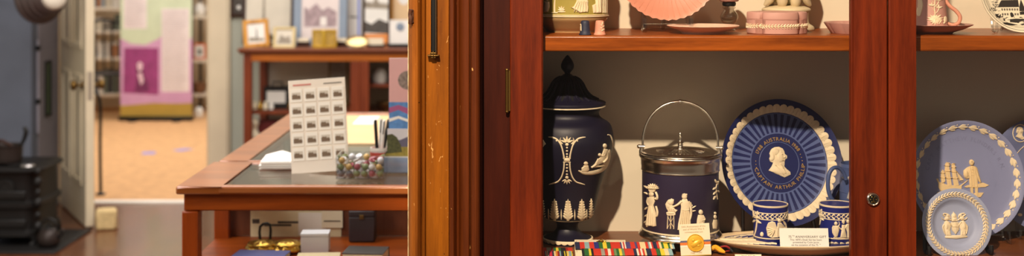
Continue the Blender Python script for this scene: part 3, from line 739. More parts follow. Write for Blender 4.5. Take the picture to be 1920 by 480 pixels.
def cup(label, cx, cYy, relief, group):
    k = cYy/F; H = ZZ(381, cYy) - cz
    t = thing('coffee_can_cup', label, 'cup', (XX(cx, cYy), cYy, cz), (0, 0, face_cam(XX(cx, cYy), cYy)), group)
    R0 = 31.2*k
    outer = [(R0*.96, 0), (R0, .0012), (R0, H*.3), (R0*1.005, H*.6), (R0*1.03, H*.9), (R0*1.045, H - .001)]
    b_ = MB().lathe([(1e-7, 0)] + outer, 64).build('body', M_royal, t, smooth=50)
    MB().lathe([(R0*1.046, H - .0032), (R0*1.06, H - .0018), (R0*1.05, H), (R0*.99, H), (R0*.97, H*.9), (R0*.92, H*.3), (R0*.85, .004), (1e-7, .004)], 64).build('cream_lining', M_cream, t, smooth=50)
    R = prof_fun(outer); fz = lathe_map(cx, cYy, cz, R)
    for z_, w_ in ((H*.80, .0016), (H*.63, .0016), (H*.12, .0018)): band(MB(), R, z_, w_, .0009).build('band_line', M_cream, t)
    lf = Relief(lambda a, z, h: ((R(z) + h)*math.sin(a), -(R(z) + h)*math.cos(a), z))
    for i in range(22):
        a = 2*PI*i/22
        for q in (-1, 1): lf.strip([(a - .02, H*.715), (a + .07, H*.715 + q*.0028), (a + .15, H*.715 + q*.0038), (a + .2, H*.715 + q*.0012)], [.0016, .0040, .0034, .0004], .0013, 2)
        lf.strip([(a - .1, H*.715), (a + .02, H*.715)], [.0012, .003], .0016, 2)
    lf.build('leaf_band', M_cream, t, smooth=50)
    rr = Relief(fz); relief(rr); rr.build('figure_relief', M_cream, t, smooth=50)
    return t
def c1(x, y): return (1320 + x/3.69, 350 + y/3.69)
def C1(*p): return [c1(*q) for q in p]
def rel1(r):
    r.strip(C1((350, 345), (362, 300), (368, 250), (366, 205)), [1.4, 2.6, 2.2, 1.6], .0016)
    for x, y, a in ((366, 225, -.5), (366, 215, .3), (365, 235, .6), (360, 205, 2.7), (358, 235, 2.5), (366, 200, -1.3), (372, 245, .4)): r.leaf(*c1(x, y), a, 8, 4.4, .002)
    r.dome(*c1(402, 332), 3.2, 4.4, .0024)
    r.poly(C1((432, 285), (445, 250), (470, 238), (490, 245), (500, 275), (520, 300), (525, 345), (470, 356), (440, 340)), .0024, 1.2)
    for q in (-1.2, -.8, -.4, 0, .4): r.leaf(*c1(485, 300), PI + q, 14, 4, .0034)
    r.dome(*c1(520, 232), 3.4, 4, .003); r.poly(C1((508, 248), (532, 246), (545, 290), (560, 340), (500, 350), (498, 310)), .0026, 1.2)
    r.strip(C1((530, 255), (550, 280), (540, 310)), [3, 3, 2], .0034); r.strip(C1((560, 345), (566, 300), (558, 250), (540, 228)), [1.4, 2, 2, 1.2], .0022)
    r.strip(C1((525, 228), (545, 236), (556, 262)), [2, 2.4, 1.4], .0026)
def c2(x, y): return (1440 + x/3.694, 350 + y/3.694)
def C2(*p): return [c2(*q) for q in p]
def rel2(r):
    r.strip(C2((362, 270), (368, 230), (370, 200), (362, 175)), [1.4, 2.4, 2, 1.4], .0016)
    for x, y, a in ((370, 215, -.6), (368, 200, .4), (366, 225, .5), (358, 190, 2.6), (366, 185, -1.2)): r.leaf(*c2(x, y), a, 7.5, 4.2, .002)
    r.dome(*c2(470, 256), 3.2, 3.8, .003); r.poly(C2((455, 272), (485, 270), (492, 300), (482, 345), (462, 352), (448, 300)), .0026, 1.2)
    r.poly(C2((452, 268), (460, 300), (458, 342), (446, 320), (444, 285)), .002, .8); r.strip(C2((485, 275), (505, 295), (512, 285)), [3, 2.6, 2], .0032)
    r.strip(C2((490, 240), (494, 262), (484, 278), (492, 290)), [1.4, 2, 2, 1.4], .0022)
    r.poly(C2((510, 262), (530, 262), (532, 300), (540, 350), (500, 350), (506, 310)), .0026, 1.2); r.dome(*c2(520, 240), 2.8, 4.4, .003); r.strip(C2((516, 252), (524, 252)), [2, 2], .003, 2)
    r.dome(*c2(550, 238), 2.8, 3.6, .003); r.poly(C2((540, 255), (560, 252), (568, 285), (560, 310), (558, 352), (545, 350), (544, 310), (536, 285)), .0026, 1.1)
    r.strip(C2((540, 262), (530, 285)), [3, 2.2], .0032, 2)
    r.dome(*c2(604, 285), 4, 10, .002); r.strip(C2((455, 354), (570, 354)), 2, .0016, 2)
cup('royal blue coffee can cup with a seated winged figure, left of the printed gift card', 1444.5, 2.435, rel1, 'blue coffee can cups')
cup('royal blue coffee can cup with three standing figures, right of the printed gift card', 1569, 2.435, rel2, 'blue coffee can cups')

jX, jY = XX(1612, 2.522), 2.522
jug = thing('blue_jug', 'slate blue jug with a tall loop handle, behind the cup with three standing figures', 'jug', (jX, jY, ZS), (0, 0, 0))
kj = jY/F; jH = ZZ(311, jY) - ZS
jp = smooth_prof([(32*kj, 0), (34*kj, .003), (36*kj, jH*.3), (37*kj, jH*.6), (36*kj, jH*.9), (37*kj, jH - .002), (37*kj, jH), (34*kj, jH), (34*kj, jH*.5), (32*kj, .006)], 4)
M_jug = mat('slate_blue_jasper', (72, 88, 134), .5)
MB().lathe([(1e-7, 0)] + jp + [(1e-7, .006)], 64).build('body', M_jug, jug, smooth=50)
RJ = prof_fun([(32*kj, 0), (36*kj, jH*.3), (37*kj, jH*.6), (36*kj, jH*.9), (37*kj, jH)])
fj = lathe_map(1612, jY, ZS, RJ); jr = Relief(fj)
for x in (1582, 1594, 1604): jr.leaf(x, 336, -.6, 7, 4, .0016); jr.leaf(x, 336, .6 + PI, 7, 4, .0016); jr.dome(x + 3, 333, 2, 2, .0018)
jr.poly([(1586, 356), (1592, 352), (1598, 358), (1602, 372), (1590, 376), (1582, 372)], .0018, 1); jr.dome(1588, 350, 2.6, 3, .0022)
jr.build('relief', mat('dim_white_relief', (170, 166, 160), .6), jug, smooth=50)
for q in (.66, .40): band(MB(), RJ, jH*q, .0016, .001).build('band_line', M_jug, jug)
def jp_(x, y): return ((x - 1612)*kj, -.020 - .0004*(1612 - x), ZZ(y, jY - .03) - ZS)
jh = MB().tube([jp_(1578, 336), jp_(1572, 322), jp_(1562, 313), jp_(1552, 313), jp_(1544, 322), jp_(1541, 340), jp_(1543, 358), jp_(1550, 372), jp_(1562, 382), jp_(1578, 384)], [.0036, .0036, .0036, .0038, .004, .004, .004, .004, .0038, .0036], 12, sub=5)
jh.build('handle', M_jug, jug, smooth=60)

# ------------------------------------------------------------------ printed cards
def card(name, label, cat, x0, x1, y0, y1, Yb, lean, yaw, m, roll=0, th=.0006):
    """a card standing on its lower edge; root at the middle of that edge. returns root, map from photo pixels"""
    k = Yb/F; w = (x1 - x0)*k; hgt = (y1 - y0)*k; xc = (x0 + x1)/2
    t = thing(name, label, cat, (XX(xc, Yb), Yb, ZZ(y1, Yb)), (-lean, roll, yaw))
    MB().box(-w/2, w/2, 0, th, 0, hgt).build('sheet', m, t, smooth=0)
    return t, (lambda x, y, h: ((x - xc)*k, -h - .0001, (y1 - y)*k))
gc, fg = card('gift_card', 'white printed gift card propped between the two blue cups', 'card', 1462.5, 1555, 428.5, 462.5, 2.374, math.radians(14), math.radians(2), M_white, roll=math.radians(.6))
t_ = Relief(fg); E = .0002
t_.text('75', 1479, 446.5, 6.2, E, align='LEFT'); t_.text('TH', 1486.5, 443.8, 3.2, E, align='LEFT'); t_.text('ANNIVERSARY GIFT', 1492, 446.5, 6.2, E, align='LEFT', space=1.08)
t_.text("This 1870's Desk Set has been", 1511.5, 451.5, 4.9, E); t_.text('presented by Colin Jarvis', 1511.5, 456.2, 4.9, E); t_.text('on the occasion of the 75', 1509, 461, 4.9, E); t_.text('th', 1537, 458.8, 2.6, E, align='LEFT')
t_.build('printed_text', M_inkd, gc, smooth=0)
mc, fm = card('commemorative_coin_card', 'cream card with gold coin and striped ribbon band, in front of the biscuit barrel', 'card', 1277, 1334, 420.5, 480, 2.376, math.radians(9), math.radians(-3), M_paper, roll=math.radians(-3.5))
t_ = Relief(fm)
for i, (s_, y_) in enumerate((('50th Anniversary of the', 427), ('end of World War II', 432.2), ('commemorative coin', 437.2))): t_.text(s_, 1304, y_, 4.7 if i < 2 else 4.0, E)
t_.text('1945 - 1995', 1306, 475.8, 4.6, E)
t_.build('printed_text', mat('gold_ink', (170, 130, 70), .6), mc, smooth=0)
sb = Relief(fm)
sb.poly([(1277, 451), (1334, 451), (1334, 454.4), (1277, 454.4)], E, .1, 0); sb.poly([(1277, 454.6), (1334, 454.6), (1334, 459.4), (1277, 459.4)], E, .1, 1); sb.poly([(1277, 459.6), (1334, 459.6), (1334, 463), (1277, 463)], E, .1, 2)
sb.poly([(1277, 478), (1334, 478), (1334, 480), (1277, 480)], E, .1, 3)
sb.build('ribbon_band', [mat('ribbon_blue_grey', (92, 96, 128), .7), mat('ribbon_orange', (226, 120, 52), .7), mat('ribbon_white', (246, 236, 220), .7), M_gold], mc, smooth=0)
cn = Relief(fm); cn.dome(1306, 456, 16.6, 16.6, .0022, seg=40)
cn.strip([(1306 + 15.4*math.cos(2*PI*i/36), 456 + 15.4*math.sin(2*PI*i/36)) for i in range(36)], 1.6, .0026, 1, closed=True)
cn.poly([(1296, 460), (1304, 452), (1314, 449), (1318, 455), (1310, 462), (1300, 465)], .0030, 1.5); cn.dome(1302, 451, 4, 3, .003); cn.dome(1311, 461, 5, 2.4, .003)
cn.build('gold_coin', mat('gold_coin', (240, 186, 60), .35, .3), mc, smooth=50)
lc, fl_ = card('label_card', 'small cream label card at the front edge of the shelf, below the white tray', 'card', 1379, 1429, 476, 489, 2.345, math.radians(35), 0, M_paper)
t_ = Relief(fl_); t_.text('Jasper desk set', 1404, 480.6, 4.2, E); t_.build('printed_text', M_ink, lc, smooth=0)

# ------------------------------------------------------------------ medal ribbons
RCOL = {'n': (30, 38, 72), 'r': (206, 52, 36), 'l': (142, 176, 184), 'b': (38, 48, 128), 'g': (40, 104, 52), 'y': (232, 206, 56), 'c': (236, 214, 166), 's': (160, 156, 146), 'p': (78, 70, 128), 'w': (236, 226, 212), 'k': (26, 26, 30), 'o': (226, 140, 50), 'd': (150, 30, 30), 'e': (112, 142, 96), 'm': (206, 40, 70)}
RM = {q: mat('ribbon_cloth_' + q, c, .75, bump=.25, bscale=900) for q, c in RCOL.items()}
def ribbon_bar(label, p0, p1, depth, tilt, ribbons, group, yaw=0):
    """ribbons: (width px, 'stripe codes'); the bar runs from p0 with its back edge raised"""
    t = thing('medal_ribbon_bar', label, 'medal ribbon', p0, (tilt, 0, yaw), group)
    tot = sum(w for w, c in ribbons); L_ = p1; x = 0
    MB().box(0, L_, 0, depth, -.0022, -.0004).build('backing', M_black, t, smooth=0)
    for w, codes in ribbons:
        ww = w/tot*L_; n = len(codes); mb = MB()
        for i, cde in enumerate(codes):
            a, b_ = x + ww*i/n + (.0002 if i == 0 else 0), x + ww*(i+1)/n - (.0002 if i == n-1 else 0)
            vs = [(a, 0, -.0004), (b_, 0, -.0004), (a, 0, .0010), (b_, 0, .0010), (a, depth*.5, .0016), (b_, depth*.5, .0016), (a, depth, .0010), (b_, depth, .0010), (a, depth, -.0004), (b_, depth, -.0004)]
            mb.add(vs, [(0, 1, 3, 2), (2, 3, 5, 4), (4, 5, 7, 6), (6, 7, 9, 8), (0, 2, 4, 6, 8), (1, 9, 7, 5, 3)], i)
        mb.build('ribbon', [RM[cde] for cde in codes], t, smooth=0)
        x += ww
    return t
G = 'medal ribbon bars on the base shelf'
wd_ = thing('ribbon_display_card', 'cream bordered card lying tilted at the foot of the tall vase, ribbons across its front', 'card', (XX(1077, 2.43), 2.428, ZS), (0, 0, math.radians(-1.5)))
k = 2.43/F; w0, w1, hb_ = 0, 95*k, .0195
MB().add([(w0, 0, 0), (w1, 0, 0), (w0, 0, hb_), (w1, 0, hb_), (w0, -.093, .0), (w1, -.093, .0), (w0, -.093, .003), (w1, -.093, .003)], [(0, 1, 3, 2), (2, 3, 7, 6), (4, 6, 7, 5), (0, 2, 6, 4), (1, 5, 7, 3), (0, 4, 5, 1)]).build('board', M_paper, wd_, smooth=0)
bd = MB(); sl = (hb_ - .003)/.093
for a, b_, c_, d_ in ((.003, w1 - .003, -.0062, -.0056), (.003, .0036, -.06, -.0056), (w1 - .0036, w1 - .003, -.06, -.0056)):
    bd.add([(a, c_, hb_ + c_*sl + .0002), (b_, c_, hb_ + c_*sl + .0002), (b_, d_, hb_ + d_*sl + .0002), (a, d_, hb_ + d_*sl + .0002)], [(0, 1, 2, 3)])
bd.build('printed_border', mat('brown_border_line', (120, 90, 60), .7), wd_, smooth=0)
def on_board(px_, Y): return (XX(px_, Y), Y, ZS + hb_ + (Y - 2.428)*sl + .0028)
tl = math.atan(sl)
ribbon_bar('upper long medal ribbon bar starting with wide navy, red and pale blue stripes', on_board(1079, 2.378), XX(1264, 2.39) - XX(1079, 2.38), .0300, tl, [(34, 'nrlrb'), (17, 'gyg'), (14, 'rr'), (8, 'pwrw'), (16, 'pprrp'), (16, 'rccr'), (9, 'lwrn'), (10, 'nrc'), (18, 'gyygcl')], G)
ribbon_bar('lower long medal ribbon bar, grey, green and red, at the front of the bordered card', on_board(1092, 2.348), XX(1262, 2.36) - XX(1092, 2.36), .0290, tl, [(14, 'kggyk'), (14, 'rrs'), (11, 'rwr'), (13, 'egye'), (15, 'rrrn'), (12, 'wrwrc'), (12, 'nnrr'), (20, 'gycl')], G)
ribbon_bar('short red and green medal ribbon bar, nearest the foot of the tall vase', (XX(1014, 2.405), 2.400, ZS + .0024), XX(1074, 2.4) - XX(1014, 2.4), .026, .06, [(10, 'rr'), (12, 'ssd'), (13, 'gyg'), (8, 'kk'), (12, 'drr')], G)
ribbon_bar('short medal ribbon bar with many red, white and yellow stripes, nearest the door stile', (XX(1013, 2.37), 2.362, ZS + .0024), XX(1074, 2.37) - XX(1013, 2.37), .036, .04, [(8, 'rr'), (8, 'nwdwn'), (8, 'mmn'), (10, 'cod'), (8, 'lnk'), (9, 'ykyc'), (6, 'lly')], G)
pn = thing('brass_badge', 'small gilt oak leaf badge pinned at the top of the bordered card', 'badge', on_board(1127, 2.412), (tl, 0, 0))
pr = Relief(lambda x, y, h: (x*.001, -y*.001, h + .0006))
for x, y, a in ((-5, -2, 2.4), (-3, 2, 2.9), (4, -1, .4), (5, 2, -.3), (0, -4, -1.2), (0, 4, 1.2)): pr.leaf(x*.4, y*.4, a, 8, 4.6, .002)
pr.dome(0, 0, 3.2, 2.6, .0034)
pr.build('oak_leaf', M_brass, pn, smooth=50)
rb_ = thing('twisted_ribbon', 'twisted orange and black ribbon lying beside the coin card', 'ribbon', (XX(1352, 2.39), 2.395, ZS + .001))
MB().tube([(-.018, -.004, .009), (-.010, -.002, .012), (-.002, -.010, .008), (.006, -.014, .005)], [.0036, .005, .0048, .002], 8, sub=4).build('yellow_band', mat('ribbon_saffron', (244, 172, 32), .6), rb_)
MB().tube([(-.006, .004, .007), (.006, .002, .012), (.016, -.002, .010), (.022, -.006, .004)], [.003, .0036, .003, .0014], 8, sub=4).build('black_band', RM['k'], rb_)
MB().tube([(.000, .000, .012), (.010, -.004, .014), (.018, -.002, .007), (.010, .004, .003)], [.0016, .002, .002, .001], 8, sub=4).build('red_band', RM['d'], rb_)

# ------------------------------------------------------------------ pale blue plates in the second bay
def leaf_ring(rel, q, n, ln, w, dirn=1, pairs=True, h=.0022):
    for i in range(n):
        a = 2*PI*i/n; x, y = q*math.sin(a), -q*math.cos(a); t = a if dirn > 0 else a + PI
        if pairs:
            for s in (-1, 1): rel.leaf(x, y, t + s*.42, ln, w, h)
        rel.leaf(x, y, t, ln*1.08, w*.9, h*1.25)
FL_pts = [(0, 0), (.5, 0), (.78, .0006), (.85, .003), (.94, .009), (.98, .011), (1, .0112)]
FL = Plate('ship_plate', 'large pale blue plate with a cream sailing ship and standing naval officer', 1811, 336, 109, 2.505, math.radians(10), math.radians(4), None, FL_pts, [M_pale], None, 96)
lr = Relief(FL.raw)
for i in range(30):
    a = 2*PI*i/30
    def pa(q, t): return (q*math.sin(a + t), -q*math.cos(a + t))
    lr.strip([pa(.885, -.10), pa(.885, -.04), pa(.885, .03), pa(.885, .10)], [.02, .066, .056, .006], .0022, 3)
    lr.strip([pa(.885, -.09), pa(.855, -.02), pa(.848, .05)], [.02, .036, .006], .0018, 3); lr.strip([pa(.885, -.09), pa(.915, -.02), pa(.922, .05)], [.02, .036, .006], .0018, 3)
    lr.dome(*pa(.925, .085), .011, .011, .0016, seg=8)
lr.build('leaf_border', M_cream, FL.root, smooth=50)
def pf(x, y): return (1740 + x/6, 290 + y/6)
def PF(*p): return [pf(*q) for q in p]
M_csand = mat('sand_jasper_relief', (224, 196, 150), .6)
sh = Relief(FL.fn)
sh.poly(PF((82, 268), (104, 264), (112, 300), (190, 330), (250, 340), (350, 345), (440, 288), (446, 292), (372, 350), (362, 400), (120, 402), (100, 360), (104, 320)), .0018, .5)
for pts in (((150, 180), (176, 172), (184, 250), (186, 300), (140, 318), (134, 250)), ((200, 95), (238, 90), (244, 170), (252, 270), (256, 350), (210, 352), (196, 260), (186, 180)), ((270, 110), (308, 108), (314, 180), (326, 270), (340, 345), (280, 350), (272, 260), (268, 180))):
    sh.poly(PF(*pts), .0022, .7)
for x0_, x1_, y in ((140, 184, 200), (134, 188, 252), (190, 246, 120), (188, 250, 180), (196, 254, 260), (266, 312, 140), (268, 318, 190), (272, 330, 262)): sh.strip(PF((x0_ - 6, y), ((x0_ + x1_)/2, y + 8), (x1_ + 6, y - 3)), [1, 2.2, 1], .0034)
sh.poly(PF((318, 190), (330, 200), (400, 286), (352, 292)), .0018, .5); sh.strip(PF((318, 180), (380, 240), (446, 290)), [.8, .8, .8], .0018); sh.strip(PF((330, 200), (345, 300), (400, 300)), .8, .0018)
sh.strip(PF((160, 165), (165, 340)), 1, .0026, 2); sh.strip(PF((215, 82), (226, 350)), 1.2, .003, 2); sh.strip(PF((285, 96), (300, 350)), 1.2, .003, 2)
sh.strip(PF((212, 90), (245, 96), (262, 110)), [2, 2.4, .8], .0024); sh.strip(PF((270, 110), (292, 100), (318, 104)), [1, 2, .6], .0024)
sh.poly(PF((80, 420), (140, 402), (380, 404), (410, 412), (380, 440), (90, 440)), .0014, .6)
sh.build('ship_relief', M_csand, FL.root, smooth=50)
mn = Relief(FL.fn)
mn.dome(*pf(504, 92), 4.6, 6.2, .0044); mn.poly(PF((486, 74), (520, 66), (530, 84), (524, 98), (490, 92)), .0044, .8)
mn.poly(PF((480, 132), (536, 130), (562, 150), (580, 230), (600, 310), (588, 322), (566, 300), (556, 240), (556, 372), (462, 372), (462, 270), (430, 270), (400, 230), (404, 180), (440, 150)), .0026, 1)
mn.poly(PF((466, 370), (500, 370), (496, 440), (494, 470), (470, 470)), .0026, .8); mn.poly(PF((518, 370), (554, 370), (550, 440), (548, 470), (522, 470)), .0026, .8)
mn.strip(PF((508, 130), (508, 240), (500, 365)), [1.4, 1.8, 1.4], .0036); mn.strip(PF((545, 150), (562, 220), (586, 310)), [4, 4, 3], .004); mn.dome(*pf(432, 220), 4.6, 8, .004)
mn.strip(PF((484, 140), (484, 220), (478, 360)), [3, 3, 4], .0036); mn.strip(PF((530, 140), (534, 220), (540, 360)), [3, 3, 4], .0036)
for y in (170, 200, 230): mn.dome(*pf(498, y), .8, .8, .0042, seg=8); mn.dome(*pf(518, y), .8, .8, .0042, seg=8)
mn.poly(PF((395, 360), (450, 338), (465, 340), (465, 366), (420, 372)), .0014, .5); mn.poly(PF((556, 330), (620, 315), (688, 345), (640, 368), (556, 370)), .0014, .5)
mn.poly(PF((480, 440), (550, 426), (620, 426), (580, 478), (490, 480)), .0014, .5)
mn.build('officer_relief', M_csand, FL.root, smooth=50)
ft = Relief(FL.fn)
ft.arc_text('CAPT. MATTHEW FLINDERS R.N.', 1811, 336, 76, 0, 11, .0004, track=.22)
ft.build('impressed_lettering', mat('impressed_grey_blue', (122, 126, 162), .7), FL.root, smooth=0)
fb_ = FL.root.location
easel('plate_stand', 'clear acrylic plate stand with curled lips, holding the large pale blue ship plate', (fb_.x + .004, fb_.y + .012, ZS), math.radians(4), .132, .095, M_acr, lip=.028, depth=.045, lean=.18, r=.0046)

CR_pts = [(0, 0), (.52, 0), (.60, .0008), (.66, .006), (.72, .0085), (.95, .011), (1, .0105)]
CA = Plate('crest_plate', 'small sky-blue dish with coat of arms and laurel rim before the ship plate', 1790.5, 420.5, 66, 2.405, math.radians(12), math.radians(3), None, CR_pts, [M_pale2], None, 80)
lr = Relief(CA.raw)
for i in range(54):
    a = 2*PI*i/54
    def pa(q, t): return (q*math.sin(a + t), -q*math.cos(a + t))
    for s in (-1, 1): lr.strip([pa(.83, -.05), pa(.83 + s*.03, 0), pa(.83 + s*.06, .05), pa(.83 + s*.07, .09)], [.014, .048, .04, .004], .0018, 2)
    lr.strip([pa(.83, -.05), pa(.83, .02), pa(.83, .07)], [.012, .04, .004], .0024, 2)
lr.build('laurel_border', M_cream, CA.root, smooth=50)
def pc(x, y): return (1700 + x/3.427, 340 + y/3.427)
def PC(*p): return [pc(*q) for q in p]
cr = Relief(CA.fn)
cr.poly(PC((236, 352), (250, 345), (375, 345), (386, 352), (382, 360), (310, 368), (240, 362)), .0018, .8)
cr.poly(PC((285, 262), (332, 262), (334, 310), (308, 340), (286, 312)), .0022, 1); cr.strip(PC((309, 265), (309, 335)), 1.6, .0034, 2); cr.strip(PC((287, 292), (332, 292)), 1.6, .0034, 2)
cr.poly(PC((290, 258), (292, 215), (302, 205), (306, 196), (312, 205), (322, 215), (328, 258)), .0022, .8); cr.dome(*pc(308, 222), 4, 5, .0034); cr.dome(*pc(308, 244), 4.6, 3.4, .0034)
for s in (-1, 1):
    q = lambda x, y: pc(309 + s*(x - 309), y)
    cr.poly([q(345, 262), q(362, 250), q(378, 262), q(382, 300), q(372, 346), q(340, 346), q(344, 310), q(336, 290)], .0024, 1)
    cr.dome(*q(358, 238), 4.6, 4.4, .0036); cr.strip([q(350, 262), q(338, 276), q(330, 286)], [4, 3, 2], .0036); cr.strip([q(375, 270), q(388, 290), q(384, 320), q(376, 340)], [2, 3, 2.6, 1.4], .003)
    cr.strip([q(366, 250), q(384, 244), q(392, 232)], [2, 2.4, 1], .003); cr.strip([q(335, 235), q(345, 216), q(372, 208), q(380, 214)], [2, 3, 3, 1.2], .0026)
    for t in range(4): cr.leaf(*q(330 + t*12, 252 - t*8), -.6 if s > 0 else PI + .6, 7, 3.6, .0028)
    cr.dome(*q(352, 220), 3, 2.4, .003); cr.strip([q(352, 320), q(345, 346)], [4, 3], .0034, 2); cr.strip([q(368, 318), q(370, 346)], [4, 3], .0034, 2)
    cr.dome(*q(366, 288), 4, 7, .0036)
cr.build('coat_of_arms', M_cream, CA.root, smooth=50)
cb_ = CA.root.location
easel('plate_stand', 'small black plate stand under the crest dish', (cb_.x, cb_.y + .011, ZS), math.radians(3), .118, .062, M_blackp, lip=.020, depth=.035, lean=.2, r=.0042)

BUST = ((156, 297), (180, 270), (192, 246), (172, 236), (167, 215), (176, 203), (172, 180), (184, 156), (208, 140), (240, 137), (266, 150), (276, 170), (278, 188), (290, 200), (282, 214), (278, 225), (272, 240), (270, 262), (266, 272), (282, 292), (305, 312), (306, 330), (262, 348), (225, 330), (190, 312))
def small_bust(rel, x, y, s, h):
    q = lambda a, b_: (x + (a - 236)*s, y + (b_ - 242)*s)
    rel.poly([q(*v) for v in BUST], h, 4*s); rel.dome(*q(240, 205), 26*s, 44*s, h*1.7); rel.dome(*q(212, 168), 34*s, 28*s, h*1.6, .3); rel.dome(*q(186, 212), 16*s, 26*s, h*1.6); rel.dome(*q(235, 302), 50*s, 30*s, h*1.5, .3)
PT_pts = [(0, 0), (.55, 0), (.64, .001), (.7, .004), (.95, .010), (1, .0102)]
PT = Plate('portrait_medallion_plate', 'slate blue plate with small white portrait medallions, partly behind the ship plate', 1963, 327, 108, 2.545, math.radians(10), math.radians(-6), None, PT_pts, [mat('slate_pale_jasper', (104, 112, 152), .55)], None, 96)
pm = Relief(PT.raw)
for i in range(8):
    a = math.radians(-31.5 + 45*i)
    x, y = .82*math.sin(a), -.82*math.cos(a)
    pm.strip([(x + .13*math.cos(t*PI/10), y + .15*math.sin(t*PI/10)) for t in range(20)], .02, .0012, 1, closed=True)
    small_bust(pm, x, y, .00105, .0018)
    a2 = a + math.radians(22.5); pm.dome(.86*math.sin(a2), -.86*math.cos(a2), .04, .03, .002)
pm.strip([(.60*math.cos(t*PI/20), .60*math.sin(t*PI/20)) for t in range(40)], .014, .001, 1, closed=True)
small_bust(pm, 0, 0, .0034, .003)
pm.build('medallion_relief', M_cream, PT.root, smooth=50)
pt_ = PT.root.location
easel('plate_stand', 'clear plate stand under the portrait medallion plate', (pt_.x, pt_.y + .008, ZS), math.radians(-6), .12, .075, M_acr, lip=.022, depth=.022, lean=.2, r=.004)

# ------------------------------------------------------------------ upper shelf
def shelf_z(o): return Z2
pX, pYy = 1072, 2.475; k = pYy/F
pot = thing('jardiniere', 'olive green jasperware pot with cream classical figures, on the upper shelf', 'pot', (XX(pX, pYy), pYy, Z2), (0, 0, face_cam(XX(pX, pYy), pYy)))
z_ = lambda y: ZZ(y, pYy) - Z2
zr = .0285
pp = smooth_prof([(46*k, 0), (47*k, .003), (52*k, .008), (60*k, .017), (66*k, .024), (67.5*k, zr)], 4)
MB().lathe([(1e-7, 0)] + pp, 72).build('underside', mat('pot_brown_foot', (172, 140, 98), .35, coat=.3), pot, smooth=60)
up = [(67.5*k, zr), (68*k, zr + .006), (68*k, .12), (70*k, .128), (70*k, .134), (66*k, .134), (64*k, .12), (63*k, .04), (1e-7, .036)]
MB().lathe(up, 72).build('body', M_green, pot, smooth=50)
RP = prof_fun([(67.5*k, zr), (68*k, zr + .006), (68*k, .12)])
band(MB(), RP, zr + .0028, .0022, .0022).build('base_line', M_cream, pot); band(MB(), RP, zr + .0056, .0016, .0012).build('base_line', M_cream, pot)
fpo = lathe_map(pX, pYy, Z2, RP); pr = Relief(fpo)
for x in (1040, 1012): pr.strip([(x, 24), (x, 8), (x + 1, -10), (x - 2, -30)], [3.4, 2.6, 2.2, 1.4], .0018); [pr.leaf(x, y, a, 10, 4.4, .002) for y, a in ((-8, -.6), (-14, 3.7), (-22, -.9), (-28, 4.1), (-20, .2), (-12, 2.8))]
pr.strip([(1034, 24), (1046, 24)], [2, 3], .0016, 2)
for a in (-.3, -.9, -1.57, -2.2, -2.8): pr.leaf(1053, 20, a, 9 if abs(a + 1.57) < .8 else 7, 3.4, .0016)
pr.dome(1053, 22, 8, 1.6, .0014)
pr.poly([(1071, 14), (1076, 12), (1080, 4), (1084, -8), (1096, -8), (1102, 2), (1101, 22), (1086, 24), (1082, 20)], .0026, 1.2)
for i in range(6): pr.strip([(1084 + i*2.6, 2), (1079 + i*4.4, 12), (1077 + i*4.6, 22)], [1.8, 2.8, 2], .0036, 3)
pr.dome(1090, -22, 5, 6, .003); pr.poly([(1084, -15), (1097, -15), (1101, -4), (1083, -4)], .0026, 1); pr.strip([(1098, -12), (1108, -6), (1112, -14)], [4, 3.4, 2.6], .003)
pr.dome(1026, -2, 3.6, 4, .0026); pr.poly([(1022, 3), (1030, 3), (1031, 12), (1028, 22), (1021, 22)], .0022, 1)
pr.poly([(1112, 24), (1110, 10), (1116, 7), (1116, 24)], .002, .8); pr.poly([(1117, 24), (1116, -4), (1122, -14), (1128, -4), (1127, 24)], .0024, 1); pr.dome(1122, -18, 3.6, 4.4, .0028)
for x in (1119, 1123): pr.strip([(x, 0), (x + 1, 22)], [1.8, 2.4], .0034, 2)
for x in (1131, 1135, 1138): pr.strip([(x, 24), (x, -30)], [2.6, 2.2], .0018, 2)
pr.build('figure_relief', M_cream, pot, smooth=50)

def thimble(label, cx, m, motif):
    Yt = 2.353; k = Yt/F
    t = thing('thimble', label, 'thimble', (XX(cx, Yt), Yt, Z2), (0, 0, face_cam(XX(cx, Yt), Yt)), 'thimbles on the upper shelf')
    pr_ = [(11*k, 0), (11.6*k, .0008), (11.2*k, .0026), (10*k, .0034), (9.4*k, .008), (8.4*k, .020), (7.9*k, .0245), (7*k, .0262), (4*k, .0270), (1e-7, .0271)]
    MB().lathe([(1e-7, 0)] + pr_, 40).build('body', m, t, smooth=50)
    r = Relief(lathe_map(cx, Yt, Z2, prof_fun(pr_[:8]))); motif(r); r.build('motif', M_cream, t, smooth=50)
thimble('small navy thimble on the edge of the upper shelf', 1097, mat('slate_thimble_jasper', (40, 44, 66), .6), lambda r: (r.poly([(1087.5, 50), (1090, 47), (1090.4, 58), (1088, 57)], .001, .4), r.dome(1088.6, 46, 1.2, 1.6, .0012)))
thimble('small pink thimble with a white sprig on the edge of the upper shelf', 1124.5, M_pink, lambda r: [r.leaf(1129.5, 56 - i*2.6, a, 4.6, 2.6, .001) for i, a in enumerate((-.4, -2.7, -.6, -2.5, -1.5))] + [r.dome(1129.5, 57, 2, 1.4, .001)])

